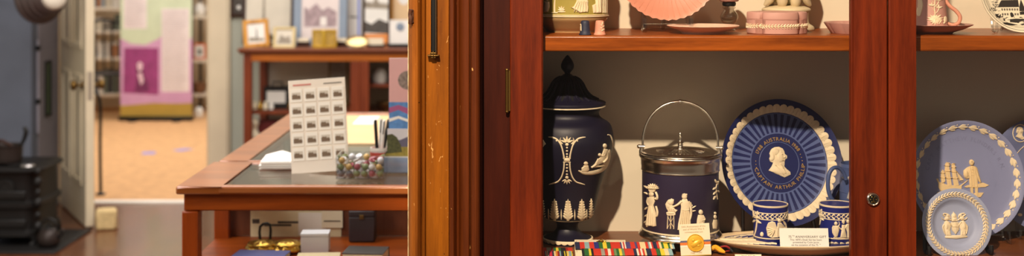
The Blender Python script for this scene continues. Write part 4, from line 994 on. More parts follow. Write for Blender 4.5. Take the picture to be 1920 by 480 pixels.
SP_pts = [(0, 0), (.3, .001), (.6, .004), (.85, .011), (.97, .016), (1, .0165)]
SPl = Plate('scalloped_plate', 'pink scalloped plate standing upright on the upper shelf', 1250, -51, 93, 2.475, math.radians(13), math.radians(-2), None, SP_pts, [M_pinkg], None, 160, rf=lambda a, i: 1 + (.012*math.cos(40*a) if i >= 4 else 0) if i < 8 else 1 + (.012*math.cos(40*a) if i <= 6 else 0))
ps = MB()
for i in range(48):
    a = 2*PI*i/48; ps.tube([SPl.raw(q*math.sin(a), -q*math.cos(a), -.0009) for q in (.55, .7, .85, .95)], [.0009, .0011, .0013, .0013], 6)
ps.build('flute', M_pinkg, SPl.root)
sp_ = SPl.root.location
ea = easel('plate_stand', 'clear acrylic plate stand under the upright pink scalloped plate', (sp_.x - .002, sp_.y + .010, Z2), 0, .088, .07, M_acr, lip=.030, depth=.055, lean=.2, r=.0046)

def dish(name, label, cx, Yc, prof, m, cat='dish', seg=72, rf=None, group=None):
    t = thing(name, label, cat, (XX(cx, Yc), Yc, Z2), (0, 0, 0), group)
    MB().lathe(prof, seg, rf=rf).build('body', m, t, smooth=50); return t
k = 2.405/F
dish('saucer', 'flat pale pink saucer lying below the upright scalloped plate', 1318, 2.405, [(1e-7, 0), (39*k, 0), (41*k, .003), (48*k, .0065), (66*k, .0135), (67.5*k, .0150), (66.5*k, .0158), (50*k, .0105), (36*k, .0065), (1e-7, .006)], mat('pale_pink_glaze', (238, 200, 178), .3, coat=.2), 'saucer')

# small glass jar
gY = 2.50; k = gY/F
jar = thing('glass_jar', 'little clear glass jar with a black collar and pink top, behind the flat saucer', 'jar', (XX(1367, gY), gY, Z2))
z_ = lambda y: ZZ(y, gY) - Z2
jo = smooth_prof([(12*k, 0), (12*k, .002), (10*k, .004), (9*k, z_(46)), (14*k, z_(40)), (17*k, z_(32)), (14*k, z_(24)), (9.5*k, z_(18)), (12*k, z_(15)), (11.5*k, z_(12)), (10*k, z_(11))], 4)
MB().lathe([(1e-7, 0)] + jo + [(8.5*k, z_(11)), (8.3*k, z_(18)), (12.5*k, z_(24)), (15.2*k, z_(32)), (12.6*k, z_(39)), (1e-7, z_(42))], 48).build('glass_body', glass('jar_glass', (.84, .82, .79), 1.5, .02, 2.4), jar, smooth=60)
MB().lathe([(1e-7, z_(11.2)), (10.5*k, z_(11.2)), (12.5*k, z_(10)), (12.8*k, z_(5)), (11*k, z_(3.5)), (1e-7, z_(3.5))], 40).build('collar', M_black, jar, smooth=50)
MB().lathe(smooth_prof([(9*k, z_(3.4)), (17*k, z_(2)), (20*k, z_(-6)), (18*k, z_(-18)), (12*k, z_(-30)), (3*k, z_(-38))], 4) + [(1e-7, z_(-38.5))], 40).build('pink_top', M_lilac, jar, smooth=60)

# lobed trinket box
bY = 2.412; k = bY/F; zt = lambda y: ZZ(y, bY - .05) - Z2
box = thing('trinket_box', 'pink lobed trinket box with a white leaf band round its side', 'trinket box', (XX(1456.5, bY), bY, Z2))
def lobed(r, z, n=128):
    out = []
    for i in range(n):
        a = 2*PI*i/n + PI/4
        q = 1 + .085*abs(math.cos(2*a))**.6 - .10*(1 - abs(math.cos(2*a)))**5
        out.append((r*q*1.02*math.cos(a), r*q*.92*math.sin(a), z))
    return out
r0 = 50.5*k
bb = MB(); loft(bb, [lobed(r0*.97, 0), lobed(r0, .0012), lobed(r0, zt(38.5)), lobed(r0*1.012, zt(38)), lobed(r0*1.012, zt(37.4)), lobed(r0*.99, zt(37))], [0]*5); bb.build('body', M_lilac, box, smooth=50)
bl = MB(); loft(bl, [lobed(r0*.99, zt(37)), lobed(r0*1.005, zt(36.6)), lobed(r0*1.002, zt(26)), lobed(r0*.98, zt(24)), lobed(r0*.9, zt(23.4))], [0]*4); bl.build('lid', M_lilac, box, smooth=50)
LB = [Vector(v) for v in lobed(r0*1.001, 0, 256)]
def lob_fn(x, y, h):
    i = (x % 1.0)*256; a, b_ = LB[int(i) % 256], LB[(int(i) + 1) % 256]; p = a.lerp(b_, i - int(i))
    d = (b_ - a).normalized(); return (p.x + d.y*h, p.y - d.x*h, y)
lb = Relief(lob_fn); zl = zt(50)
for i in range(62):
    x = i/62
    for s in (-1, 1): lb.strip([(x, zl), (x + .008, zl + s*.0022), (x + .015, zl + s*.0042)], [.001, .0034, .0006], .0014, 2)
    lb.strip([(x - .002, zl), (x + .013, zl)], [.0012, .0024], .0018, 2)
# strips are in mixed units (turn fraction, metres): widths apply to the height axis
lb.build('leaf_band', M_cream, box, smooth=50)

# bust on a socle
sY = 2.525; k = sY/F
z_ = lambda y: ZZ(y, sY) - Z2
bst = thing('bust', 'cream draped bust on a round socle, behind the pink lobed trinket box', 'bust', (XX(1474, sY), sY, Z2))
M_bisc = mat('cream_biscuit_ware', (214, 196, 160), .55)
so = smooth_prof([(51*k, 0), (52*k, .003), (50*k, .008), (44*k, .012), (41.5*k, .016), (41*k, .026), (41.5*k, .036), (44*k, z_(21)), (45*k, z_(18)), (43*k, z_(15)), (36*k, z_(12)), (24*k, z_(10))], 4)
MB().lathe([(1e-7, 0)] + so + [(1e-7, z_(10))], 64).build('socle', M_bisc, bst, smooth=60)
z0 = z_(11)
tor = MB(); tor.ball((0, 0, z0 + .045), .040, 24, sc=(1.0, .62, 1.12)); tor.ball((-.028, 0, z0 + .074), .020, 18, sc=(1, .9, .8)).ball((.028, 0, z0 + .074), .020, 18, sc=(1, .9, .8))
tor.tube([(0, 0, z0 + .078), (0, -.002, z0 + .105)], [.017, .014], 16).ball((0, -.004, z0 + .128), .026, 22, sc=(.82, .95, 1.15))
tor.ball((0, -.029, z0 + .126), .0045, 10, sc=(.8, 1, 1.4)).ball((-.021, 0, z0 + .127), .006, 10, sc=(.5, .8, 1.2)).ball((.021, 0, z0 + .127), .006, 10, sc=(.5, .8, 1.2))
tor.build('figure', mat('sage_biscuit_ware', (182, 170, 122), .55), bst, smooth=60)
dp = MB()
for s in (-1, 1):
    dp.tube([(s*.040, -.010, z0 + .070), (s*.041, -.016, z0 + .045), (s*.034, -.018, z0 + .018), (s*.045, -.012, z0 + .001)], [.006, .011, .010, .003], 12, sub=4)
    dp.tube([(s*.010, -.026, z0 + .060), (s*.014, -.030, z0 + .035), (s*.013, -.026, z0 + .010), (s*.012, -.018, z0 - .001)], [.005, .010, .011, .006], 12, sub=4)
    dp.tube([(s*.030, .012, z0 + .060), (s*.032, .016, z0 + .02), (s*.026, .012, z0 + .001)], [.008, .010, .006], 12, sub=3)
dp.tube([(-.036, -.018, z0 + .076), (0, -.034, z0 + .060), (.036, -.018, z0 + .076)], [.006, .008, .006], 12, sub=4)
dp.build('drapery', M_bisc, bst, smooth=60)
hr = MB().ball((0, .002, z0 + .136), .0275, 20, sc=(.9, 1.0, 1.0))
for i in range(9): a = PI*i/8; hr.ball((.023*math.cos(a), -.014*math.sin(a)*.9 - .004, z0 + .146), .0065, 10)
hr.build('hair', M_bisc, bst, smooth=60)

k = 2.41/F
hexr = lambda a, i: 1 + .035*abs(math.cos(6*a))**.5
dish('fluted_dish', 'pink fluted dish at the right end of the first bay of the upper shelf', 1611, 2.41, [(1e-7, 0), (50*k, 0), (51*k, .001), (63*k, .0195), (63.5*k, .0205), (62*k, .0208), (50*k, .004), (1e-7, .003)], M_lilac, 'dish', 144, hexr)

# second bay of the upper shelf
uY = 2.415; k = uY/F
dish('saucer', 'pink jasper saucer under the pink jug with a white tree', 1746, uY, [(1e-7, 0), (38*k, 0), (40*k, .0025), (56*k, .0075), (74*k, .0158), (75.5*k, .0172), (74*k, .0176), (52*k, .0105), (36*k, .0078), (1e-7, .0075)], M_lilac, 'saucer')
pj = thing('pink_jug', 'tapered pink jasper jug with a white spreading tree, standing on its saucer', 'jug', (XX(1745, uY), uY, Z2 + .0080), (0, 0, face_cam(XX(1745, uY), uY)))
z_ = lambda y: ZZ(y, uY) - Z2 - .008
pjp = [(30*k, 0), (31.5*k, .0008), (31*k, .004), (28*k, .035), (25.5*k, .065), (25*k, .085), (26*k, .095), (27*k, .1), (25*k, .1), (23*k, .08), (26*k, .02), (1e-7, .006)]
MB().lathe([(1e-7, 0)] + pjp, 56).build('body', M_lilac, pj, smooth=50)
RQ = prof_fun(pjp[:8]); fq = lathe_map(1745, uY, Z2 + .008, RQ); q = Relief(fq)
tx_ = 1753
q.strip([(tx_ - 1, 42), (tx_, 30), (tx_ - 1, 12), (tx_ + 1, -10)], [2.6, 2.2, 2, 1.6], .0018)
for a_, l_ in ((-.2, 15), (-.7, 13), (-1.2, 9), (.15, 14), (PI + .2, 15), (PI + .7, 13), (PI + 1.2, 9), (PI - .15, 14)): q.leaf(tx_, 36, a_, l_, 4.2, .0016)
for a_ in (.5, 1.0, 1.57, 2.1, 2.6): q.leaf(tx_, 37, a_, 10, 4, .0016)
for y_, s in ((18, 1), (14, -1), (4, 1), (0, -1)): q.strip([(tx_, y_ + 8), (tx_ + s*5, y_ + 2), (tx_ + s*7, y_ - 6)], [1.4, 1.2, .8], .0014); [q.leaf(tx_ + s*6, y_ - 3, a_, 7, 3.4, .0016) for a_ in (-.4, -1.57, -2.7)]
q.strip([(1724, 30), (1727, 10), (1725, -10)], [6, 10, 5], .0022); q.dome(1723, 22, 3, 9, .002); q.dome(1771, 36, 3, 6, .0018)
for x in (1760, 1768): q.leaf(x, 44, -1.0, 8, 3.4, .0014)
q.build('tree_relief', M_cream, pj, smooth=50)
ph_ = lambda x, y: ((x - 1745)*k, 0, z_(y))
MB().tube([ph_(1771, -14), ph_(1772, 0), ph_(1779, 11), ph_(1790, 20), ph_(1797, 31), ph_(1794, 42), ph_(1784, 46), ph_(1775, 43)], [.003, .0034, .0036, .0036, .0036, .0034, .0032, .0028], 12, sub=5).build('handle', M_pink, pj, smooth=60)

HP_pts = [(0, 0), (.6, 0), (.80, .001), (.84, .003), (.94, .008), (1, .009)]
HPl = Plate('house_plate', 'white ringed plate with a black engraved scene of a gabled house by water', 1908, -10, 73.5, 2.44, math.radians(14), math.radians(2), None, HP_pts, [mat('white_glazed_plate', (240, 228, 204), .25, coat=.3)], None, 96)
en = Relief(HPl.raw); M_eng = mat('engraved_black', (44, 38, 34), .5)
for q_, w_ in ((.845, .008), (.88, .006), (.945, .012), (.80, .006)): en.strip([(q_*math.cos(t*PI/36), q_*math.sin(t*PI/36)) for t in range(72)], w_, .0003, 1, closed=True)
def pg(x, y): return ((1820 + x/6.857 - 1908)/73.5, (y/6.857 + 10)/73.5)
def PG(*p): return [pg(*q) for q in p]
def patch(pts): en.poly(PG(*pts), .0003, .001)
patch([(330, 96), (365, 30), (385, 4), (600, 0), (606, 94)])                     # roof
patch([(605, 148), (608, 90), (634, 4), (642, 4), (668, 80), (676, 148)])        # turret
patch([(268, 212), (300, 200), (345, 214), (360, 232), (300, 230)])
patch([(480, 200), (480, 172), (500, 162), (518, 176), (530, 214), (505, 228), (488, 226)])
patch([(382, 248), (404, 250), (404, 276), (382, 272)])
patch([(466, 254), (540, 246), (686, 250), (686, 262), (600, 286), (560, 300), (466, 292)])
patch([(350, 305), (420, 296), (520, 318), (560, 326), (470, 340), (380, 330)])
patch([(590, 318), (686, 300), (686, 312), (620, 334)])
patch([(205, 112), (222, 150), (200, 150)]); patch([(606, 158), (640, 150), (686, 152), (686, 190), (606, 196)])
for i in range(9): en.dome(.18 + .055*i, .02 + .05*math.sin(i*1.7), .05, .045 + .02*(i % 3), .0003, seg=8)
for i in range(60):
    a_, q_ = random.Random(i).uniform(-PI, PI), random.Random(i + 99).uniform(.1, .70)
    x_, y_ = q_*math.cos(a_), q_*math.sin(a_)
    if y_ < -.05 or (x_ > .15 and y_ > .1): en.strip([(x_ - .05, y_), (x_, y_ - .01), (x_ + .05, y_)], .008, .0003, 1)
rnd = random.Random(5)
for i in range(7):                                                               # windows
    for j in range(2):
        x, y = 372 + i*33, 112 + j*62
        if 470 < x < 535 and j: continue
        for a in range(2): patch([(x + a*11, y), (x + 8 + a*11, y), (x + 8 + a*11, y + 28), (x + a*11, y + 28)])
for i in range(70):                                                              # hatching of sky, trees, bank
    x, y = rnd.uniform(205, 330), rnd.uniform(0, 200); l_ = rnd.uniform(8, 34)
    if (pg(x, y)[0]**2 + pg(x, y)[1]**2) < .56: en.strip(PG((x, y), (x + l_/2, y - 2), (x + l_, y + rnd.uniform(-3, 3))), .012, .0003, 1)
for i in range(60):
    x, y = rnd.uniform(260, 680), rnd.uniform(225, 345); l_ = rnd.uniform(10, 40)
    if (pg(x, y)[0]**2 + pg(x, y)[1]**2) < .6: en.strip(PG((x, y), (x + l_/2, y - 2), (x + l_, y)), .014, .0003, 1)
for i in range(46):
    x, y = rnd.uniform(285, 380), rnd.uniform(190, 240); en.dome(*pg(x, y), .02*rnd.uniform(.5, 1), .014, .0003, seg=6)
for i in range(40):
    x, y = rnd.uniform(235, 300), rnd.uniform(100, 150); en.dome(*pg(x, y), .012*rnd.uniform(.5, 1.2), .009, .0003, seg=6)
en.build('engraving', M_eng, HPl.root, smooth=0)
hp_ = HPl.root.location
easel('plate_stand', 'low clear acrylic stand under the engraved house plate', (hp_.x - .016, hp_.y + .010, Z2), 0, .072, .05, M_acr, lip=.022, depth=.05, lean=.2, r=.0030)

# ------------------------------------------------------------------ museum room: glass-topped display cases
def rails(mb, x0, x1, y0, y1, z0, z1, l, r, f, b):
    mb.box(x0, x0 + l, y0, y1, z0, z1); mb.box(x1 - r, x1, y0, y1, z0, z1)
    mb.box(x0 + l, x1 - r, y0, y0 + f, z0, z1); mb.box(x0 + l, x1 - r, y1 - b, y1, z0, z1)
def display_case(label, x0, x1, y0, y1, zt, l, f, b, leg, zfl):
    t = thing('glass_top_display_case', label, 'display case', (x0, y0, 0))
    w, d = x1 - x0, y1 - y0
    m = MB(); rails(m, -.012, w, -.012, d, zt - .020, zt, l, .06, f, b); m.build('top_frame', M_case, t, bevel=.005, seg=3)
    MB().box(l + .0005 - .012, w - .0605, f + .0005 - .012, d - b - .0005, zt - .010, zt - .003).build('glass_top', M_topg, t, smooth=0)
    a = MB(); rails(a, .004, w, .004, d - .002, zt - .062, zt - .0205, .022, .022, .022, .022); a.build('apron', M_casea, t, bevel=.003)
    for X in (0, w - leg):
        for Y in (0, d - leg): MB().box(X, X + leg, Y, Y + leg, 0, zt - .063).build('leg', M_casev, t, bevel=.003)
    MB().box(leg + .001, w - leg - .001, .012, .016, zfl, zt - .063).build('glass_front', M_pane, t, smooth=0)
    MB().box(.012, .016, leg + .001, d - leg - .001, zfl, zt - .063).build('glass_side', M_pane, t, smooth=0)
    MB().box(.004, w - .004, .004, d - .004, zfl - .10, zfl - .002).build('floor_board', M_casea, t, bevel=.002)
    if zfl < .75: MB().box(.024, w - .024, .024, d - .017, zfl - .0019, zfl).build('brightening_sheet', mat('pale_case_brightener', (214, 208, 190), .8), t, smooth=0)  # pale sheet added so the interior looks bright through the glass top
    MB().box(.027, w - .027, d - .0275, d - .0245, (zfl + .001) if zfl < .75 else zt - .0615, zt - .0215).build('back_brightening_strip', mat('pale_case_brightener', (214, 208, 190), .8), t, smooth=0)  # added pale strip, brightens what shows in the glass top
    MB().box(leg, w - leg, d - .016, d - .004, zfl, zt - .063).build('back_board', wood('case_back_wood', (112, 62, 40), axis='Z', fine=30), t, smooth=0)
    return t
CZ = .960; FZ = .762
display_case('long glass-topped wooden display case nearest the worn jamb, holding stamps and brochures on top', -.800, .40, 3.10, 3.475, CZ, .105, .030, .022, .040, FZ)
display_case('second glass-topped wooden display case, butted end-on behind the case with the stamp card', -.788, .40, 3.502, 4.62, CZ, .075, .012, .040, .040, .70)

def slab(name, label, cat, x0, x1, y0, y1, Y, d, m, group=None, lean=0, yaw=0, z=None):
    """upright thing seen between photo columns x0..x1 and rows y0..y1 at depth Y: returns its root and width, height"""
    k = Y/F; w = (x1 - x0)*k; h = (y1 - y0)*k
    t = thing(name, label, cat, (XX((x0 + x1)/2, Y), Y, ZZ(y1, Y) if z is None else z), (-lean, 0, yaw), group)
    return t, w, h
# stamp card
st, w, h = slab('stamp_card', 'tall white card of small picture stamps standing on the nearer display case', 'stamp card', 549, 652, 149, 324, 3.30, .004, None, lean=math.radians(9), yaw=math.radians(-4), z=CZ)
st.rotation_euler[1] = math.radians(-4.5)
h = .240; w = .150
M_stc = mat('stamp_card_white', (238, 226, 208), .6)
MB().box(-w/2, w/2, 0, .0025, 0, h).build('card', M_stc, st, bevel=.0006)
MB().add([(-.03, .0025, h*.75), (.03, .0025, h*.75), (-.045, .07, -.010), (.045, .07, -.010), (-.03, .0045, h*.75), (.03, .0045, h*.75), (-.045, .072, -.010), (.045, .072, -.010)], [(0, 1, 3, 2), (4, 6, 7, 5), (0, 2, 6, 4), (1, 5, 7, 3), (0, 4, 5, 1), (2, 3, 7, 6)]).build('prop', M_stc, st, smooth=0)
MB().box(-w*.42, -w*.10, -.0006, 0, h*.940, h*.957).build('red_heading', mat('heading_red', (206, 128, 116), .7), st, smooth=0)
MB().box(w*.12, w*.44, -.0006, 0, h*.942, h*.952).build('grey_heading', M_ink, st, smooth=0)
proto = None
M_stp = mat('stamp_paper', (246, 240, 226), .7); M_pic = mat('stamp_picture_brown', (120, 98, 76), .7, var=.35, vscale=300); M_pic2 = mat('stamp_picture_sky', (206, 196, 178), .7)
for r_ in range(5):
    for c_ in range(4):
        x, z = -w*.365 + c_*w*.243, h*.835 - r_*h*.158
        mb = MB().box(-.0155, .0155, -.0010, 0, -.0165, .0165, 0)
        mb.add([(-.0115, -.0012, -.011), (.0115, -.0012, -.011), (.0115, -.0012, .008), (-.0115, -.0012, .008)], [(0, 1, 2, 3)], 2)
        mb.add([(-.0115, -.0014, -.009), (.0115, -.0014, -.009), (.0115, -.0014, -.002), (.007, -.0014, .001), (.004, -.0014, -.001), (.001, -.0014, .004), (-.003, -.0014, .002), (-.006, -.0014, .004), (-.0115, -.0014, .001)], [tuple(range(9))], 1)
        if proto is None: proto = mb.build('stamp', [M_stp, M_pic, M_pic2], st, smooth=0); o = proto
        else: o = proto.copy(); COL.objects.link(o); o.parent = st
        o.location = (x, 0, z)
# paper stack
pk = thing('paper_stack', 'small stack of white paper sheets on the glass top, left of the stamp card', 'paper stack', (XX(521, 3.36), 3.40, CZ), (0, 0, math.radians(4)))
mb = MB(); rnd = random.Random(3)
for i in range(9):
    dx, dy = rnd.uniform(-.004, .004), rnd.uniform(-.004, .004)
    mb.box(-.048 + dx, .044 + dx, -.055 + dy, .055 + dy, i*.0022, i*.0022 + .0019)
mb.build('sheets', M_white, pk, smooth=0)
MB().add([(-.046, -.054, .0202), (.043, -.054, .0202), (.043, .053, .0205), (-.046, .053, .0205), (-.02, -.01, .022), (.0, .05, .034), (-.044, .052, .0230)], [(0, 1, 4), (1, 2, 4), (2, 5, 4), (0, 4, 6), (4, 5, 6)]).build('curled_sheet', M_white, pk, smooth=0)
# trinket box of clear acrylic
tb_ = thing('acrylic_tray', 'clear acrylic box of trinkets in front of the stamp card', 'tray', (XX(678, 3.22), 3.23, CZ))
w2, d2, h2 = .060, .045, .058
m = MB().box(-w2, w2, -d2, d2, 0, .003)
for q in ((-w2, w2, -d2, -d2 + .0025), (-w2, w2, d2 - .0025, d2), (-w2, -w2 + .0025, -d2, d2), (w2 - .0025, w2, -d2, d2)): m.box(*q, .003, h2)
m.build('walls', M_acr, tb_, smooth=0)
TCOL = [('trinket_white', (236, 232, 226)), ('trinket_rose', (178, 84, 96)), ('trinket_gold', (206, 168, 96)), ('trinket_grey', (120, 116, 120)), ('trinket_green', (130, 140, 92)), ('trinket_silver', (222, 222, 226))]
tmats = [mat(n_, c_, .35) for n_, c_ in TCOL]
rnd = random.Random(11); i = 0
for lay in range(3):
    for gx in range(6):
        for gy in range(3):
            if lay == 2 and rnd.random() < .4: continue
            x, y, z = -.048 + gx*.0192 + rnd.uniform(-.002, .002), -.030 + gy*.030 + rnd.uniform(-.003, .003), CZ + .0125 + lay*.0165
            mb = MB(); kind = i % 3
            if kind == 0: mb.ball((0, 0, 0), .0085, 12)
            elif kind == 1: mb.tube([(.006*math.cos(a*PI/6), .006*math.sin(a*PI/6), 0) for a in range(12)], .0026, 8, closed=True)
            else: mb.lathe([(1e-7, -.004), (.0085, -.004), (.009, 0), (.0085, .004), (.004, .005), (1e-7, .005)], 16)
            o = mb.build('trinket', tmats[rnd.randrange(6)], None, smooth=50, loc=(tb_.location.x + x, tb_.location.y + y, z))
            o.rotation_euler = (rnd.uniform(-.6, .6), rnd.uniform(-.6, .6), 0)
            tag(o, 'small trinket heaped in the clear acrylic box on the display case', 'trinket', 'trinkets in the acrylic box'); i += 1
# pen pot with pens
pp_ = thing('pen_pot', 'white pen pot with a red band behind the acrylic trinket box', 'pen pot', (XX(714, 3.42), 3.385, CZ))
MB().lathe([(1e-7, 0), (.022, 0), (.023, .002), (.024, .052), (.0225, .052), (.0215, .004), (1e-7, .004)], 32).build('pot', M_white, pp_, smooth=50)
MB().lathe([(.0240, .022), (.0246, .022), (.0248, .040), (.0242, .040)], 32).build('red_band', mat('pot_red', (210, 70, 50), .5), pp_)
for i, (dx, dy, tx_, ty_, m) in enumerate(((-.010, 0, -.006, -.012, 'b'), (.006, -.004, .012, -.01, 'w'), (.010, .006, .020, .012, 'b'), (-.002, .010, .004, .01, 'w'))):
    o = thing('pen', ['black pen leaning left in the white pen pot', 'white pen with dark clip in the white pen pot', 'black pen leaning right in the white pen pot', 'white pen at the back of the white pen pot'][i], 'pen', (pp_.location.x + dx*.4, pp_.location.y + dy*.4, CZ + .0045), (-ty_*8, tx_*8, 0))
    MB().lathe([(1e-7, 0), (.0012, .001), (.0042, .016), (.0046, .06), (.0046, .118), (.003, .122), (1e-7, .122)], 14).build('barrel', M_blackp if m == 'b' else M_white, o, smooth=50)
    MB().box(-.0012, .0012, -.0066, -.0052, .085, .118).box(-.0012, .0012, -.0060, -.0035, .114, .118).build('clip', M_inkd, o)
# brochure rack
br = thing('brochure_stand', 'clear acrylic brochure stand beside the worn jamb, tall pink leaflet on top', 'brochure stand', (XX(752, 3.30), 3.30, CZ), (0, 0, math.radians(-3)))
m = MB().box(-.040, .050, -.030, .060, 0, .003).box(-.040, .050, .052, .055, .003, .28).box(-.040, .050, -.028, -.0255, .003, .045).box(-.040, -.0375, -.028, .055, .003, .05)
m.build('rack', M_acr, br, smooth=0)
def leaflet(label, y, z0_, z1_, lean, art):
    o = thing('leaflet', label, 'leaflet', (br.location.x, br.location.y + y, CZ + z0_), (-lean, 0, math.radians(-3)))
    H = z1_ - z0_; MB().box(-.036, .048, 0, .006, 0, H).build('pages', M_white, o, smooth=0)
    for nm, m_, pts in art:
        mb = MB(); n_ = len(pts); P = [(-.036 + x*.084, z*H) for x, z in pts]; dz = -.0004 - art.index((nm, m_, pts))*.0002
        mb.add([(x, dz, z) for x, z in P] + [(x, 0, z) for x, z in P], [tuple(range(n_))] + [(i, (i+1) % n_, n_ + (i+1) % n_, n_ + i) for i in range(n_)])
        mb.build(nm, m_, o, smooth=0)
def rectp(a, b, c, d): return [(a, c), (b, c), (b, d), (a, d)]
def ell(cx, cz_, rx, rz, n=20): return [(cx + rx*math.cos(2*PI*i/n), cz_ + rz*math.sin(2*PI*i/n)) for i in range(n)]
leaflet('tall pink and blue leaflet standing at the back of the clear brochure stand', .044, .003, .290, .02, [
    ('pink_panel', mat('leaflet_pink', (226, 176, 172), .5), rectp(0, 1, .60, 1)), ('oval_picture', mat('leaflet_photo', (142, 126, 116), .6, var=.4, vscale=120), ell(.58, .80, .30, .085)),
    ('blue_panel', mat('leaflet_blue', (92, 140, 196), .5, var=.2, vscale=60), rectp(0, 1, .33, .60)), ('magenta_wave', mat('leaflet_magenta', (170, 92, 136), .5), [(0, .50), (.3, .53), (.6, .49), (1, .52), (1, .57), (.6, .545), (.3, .575), (0, .55)]),
    ('white_wave', M_white, [(0, .42), (.3, .45), (.6, .42), (1, .45), (1, .47), (.6, .445), (.3, .475), (0, .45)])])
leaflet('landscape leaflet with dark trees at the front of the clear brochure stand', -.010, .003, .112, .10, [
    ('sky', mat('leaflet_sky', (206, 204, 208), .5), rectp(0, 1, .70, 1)), ('field', mat('leaflet_field', (146, 132, 58), .5, var=.3, vscale=80), rectp(0, 1, .36, .60)), ('hills', mat('leaflet_hills', (96, 92, 112), .5), [(0, .58), (1, .58), (1, .78), (.7, .84), (.4, .74), (0, .70)]),
    ('trees', mat('leaflet_trees', (74, 76, 40), .6, var=.4, vscale=140), [(0, .42), (.46, .46), (.42, .62), (.30, .80), (.15, .88), (0, .86)]), ('water', mat('leaflet_water', (150, 168, 196), .4), rectp(0, 1, 0, .33))])
# price card lying behind, papers inside the second case
def flat(name, label, cat, x, y, z, w, d, m, yaw=0, th=.002, group=None):
    o = MB().box(-w/2, w/2, -d/2, d/2, 0, th).build(name, m, None, smooth=0, loc=(x, y, z)); o.rotation_euler = (0, 0, yaw); tag(o, label, cat, group); return o
flat('notice_card', 'white card lying on the glass behind the trinket box', 'card', XX(690, 3.45), 3.45, CZ, .10, .055, M_white, .05)
flat('document', 'white paper lying on a tan board at the far end of the second case', 'document', XX(690, 4.4), 4.36, CZ + .0022, .07, .22, M_white, 0)
flat('drawing_board', 'tan drawing board lying on the second case behind the stamp card', 'board', XX(672, 4.2), 4.16, CZ + .0002, .24, .70, mat('tan_document', (222, 184, 132), .7), 0, .0018)
def framed(name, label, x, y, z, w, hh, lean, yaw, fm, inner, fw=.018, th=.014, art=None, group=None, flatz=False):
    t = thing(name, label, 'framed picture', (x, y, z), (-lean, 0, yaw), group)
    f = MB(); rails_z = ((-w/2, -w/2 + fw, 0, hh), (w/2 - fw, w/2, 0, hh), (-w/2 + fw, w/2 - fw, 0, fw), (-w/2 + fw, w/2 - fw, hh - fw, hh))
    for a, b_, c_, d_ in rails_z: f.box(a, b_, 0, th, c_, d_)
    f.build('frame', fm, t, bevel=.003)
    MB().box(-w/2 + fw*.9, w/2 - fw*.9, th*.45, th*.8, fw*.9, hh - fw*.9).build('picture', inner, t, smooth=0)
    for i, (nm, m_, pts) in enumerate(art or []):
        iw, ih = w - 2*fw, hh - 2*fw
        P = [(-iw/2 + px_*iw, fw + pz*ih) for px_, pz in pts]; n_ = len(P); yy = th*.45 - .0004 - i*.0003
        MB().add([(a, yy, b_) for a, b_ in P] + [(a, th*.5, b_) for a, b_ in P], [tuple(range(n_))] + [(q, (q+1) % n_, n_ + (q+1) % n_, n_ + q) for q in range(n_)]).build(nm, m_, t, smooth=0)
    return t
M_dkfr = wood('dark_frame_wood', (58, 32, 20), fine=60); M_orfr = wood('orange_frame_wood', (214, 150, 56), fine=60); M_grfr = mat('grey_blue_frame', (134, 148, 164), .45)
M_photo = mat('old_photo_paper', (214, 204, 184), .5, var=.06); M_pdark = mat('old_photo_dark', (74, 66, 58), .6, var=.5, vscale=60); M_pmid = mat('old_photo_mid', (150, 138, 120), .6, var=.3, vscale=50)
# contents of the nearer case, seen through its glass front
M_gilt = mat('gilt_brass', (206, 164, 72), .22, .9)
def buckle(label, x, y):
    t = thing('brass_buckle', label, 'buckle', (x, y, FZ), (0, 0, 0), None)
    mb = MB(); mb.lathe(smooth_prof([(.026, 0), (.040, .004), (.041, .012), (.030, .024), (.012, .030), (1e-7, .031)], 4), 32, rf=lambda a, i: 1 + .08*math.cos(8*a)); mb.build('dome', M_gilt, t, smooth=60)
    for a in range(6): pass
    MB().tube([(.034*math.cos(2*PI*i/24), .034*math.sin(2*PI*i/24), .020) for i in range(24)], .0045, 10, closed=True).build('rim', M_gilt, t, smooth=60)
    return t
buckle('brass boss with a dark clasp, left of the pair inside the nearer case', XX(492, 3.27), 3.27)
buckle('brass boss beside the white box, right of the pair inside the nearer case', XX(539, 3.27), 3.27)
ck = thing('dark_clasp', 'small dark metal clasp standing behind the left brass boss', 'clasp', (XX(495, 3.32), 3.335, FZ))
MB().tube([(-.012, 0, .002), (-.013, 0, .05), (.013, 0, .055), (.012, 0, .002)], .0035, 10, sub=3).build('hoop', M_black, ck, smooth=60)
MB().box(-.016, .016, -.008, .008, 0, .004).build('foot', M_black, ck, bevel=.001)
wb_ = thing('white_carton', 'plain white carton beside the brass bosses inside the nearer case', 'box', (XX(590, 3.25), 3.25, FZ), (0, 0, .05))
MB().box(-.035, .035, 0, .05, 0, .042).build('body', mat('carton_white', (222, 222, 228), .6), wb_, bevel=.001)
MB().box(-.0358, .0358, -.0008, .0508, .0424, .050).build('lid', mat('carton_white', (222, 222, 228), .6), wb_, bevel=.001)
BK = 3.475 - .0165
M_cp2 = mat('aged_document', (226, 212, 174), .75, var=.08, vscale=20)
def sheet(label, x0, x1, y0, y1, m, dy, name='document', art=()):
    k = BK/F; w = (x1 - x0)*k; hh = (y1 - y0)*k
    t = thing(name, label, 'document', (XX((x0 + x1)/2, BK), BK - dy, ZZ(y1, BK)), (0, 0, 0))
    MB().box(-w/2, w/2, -.0012, 0, 0, hh).build('sheet', m, t, smooth=0)
    for a, b_, c_, d_ in art: MB().box(-w/2 + a*w, -w/2 + b_*w, -.0018, -.0012, c_*hh, d_*hh).build('dark_print', M_pdark, t, smooth=0)
    return t
sheet('large aged map pinned on the back board inside the nearer case', 470, 640, 385, 452, M_cp2, .001, 'wall_map', ((.02, .1, .5, .62), (.15, .45, .42, .48), (.3, .55, .5, .56)))
sheet('white paper sheet pinned over the aged map inside the nearer case', 560, 612, 398, 440, M_white, .004)
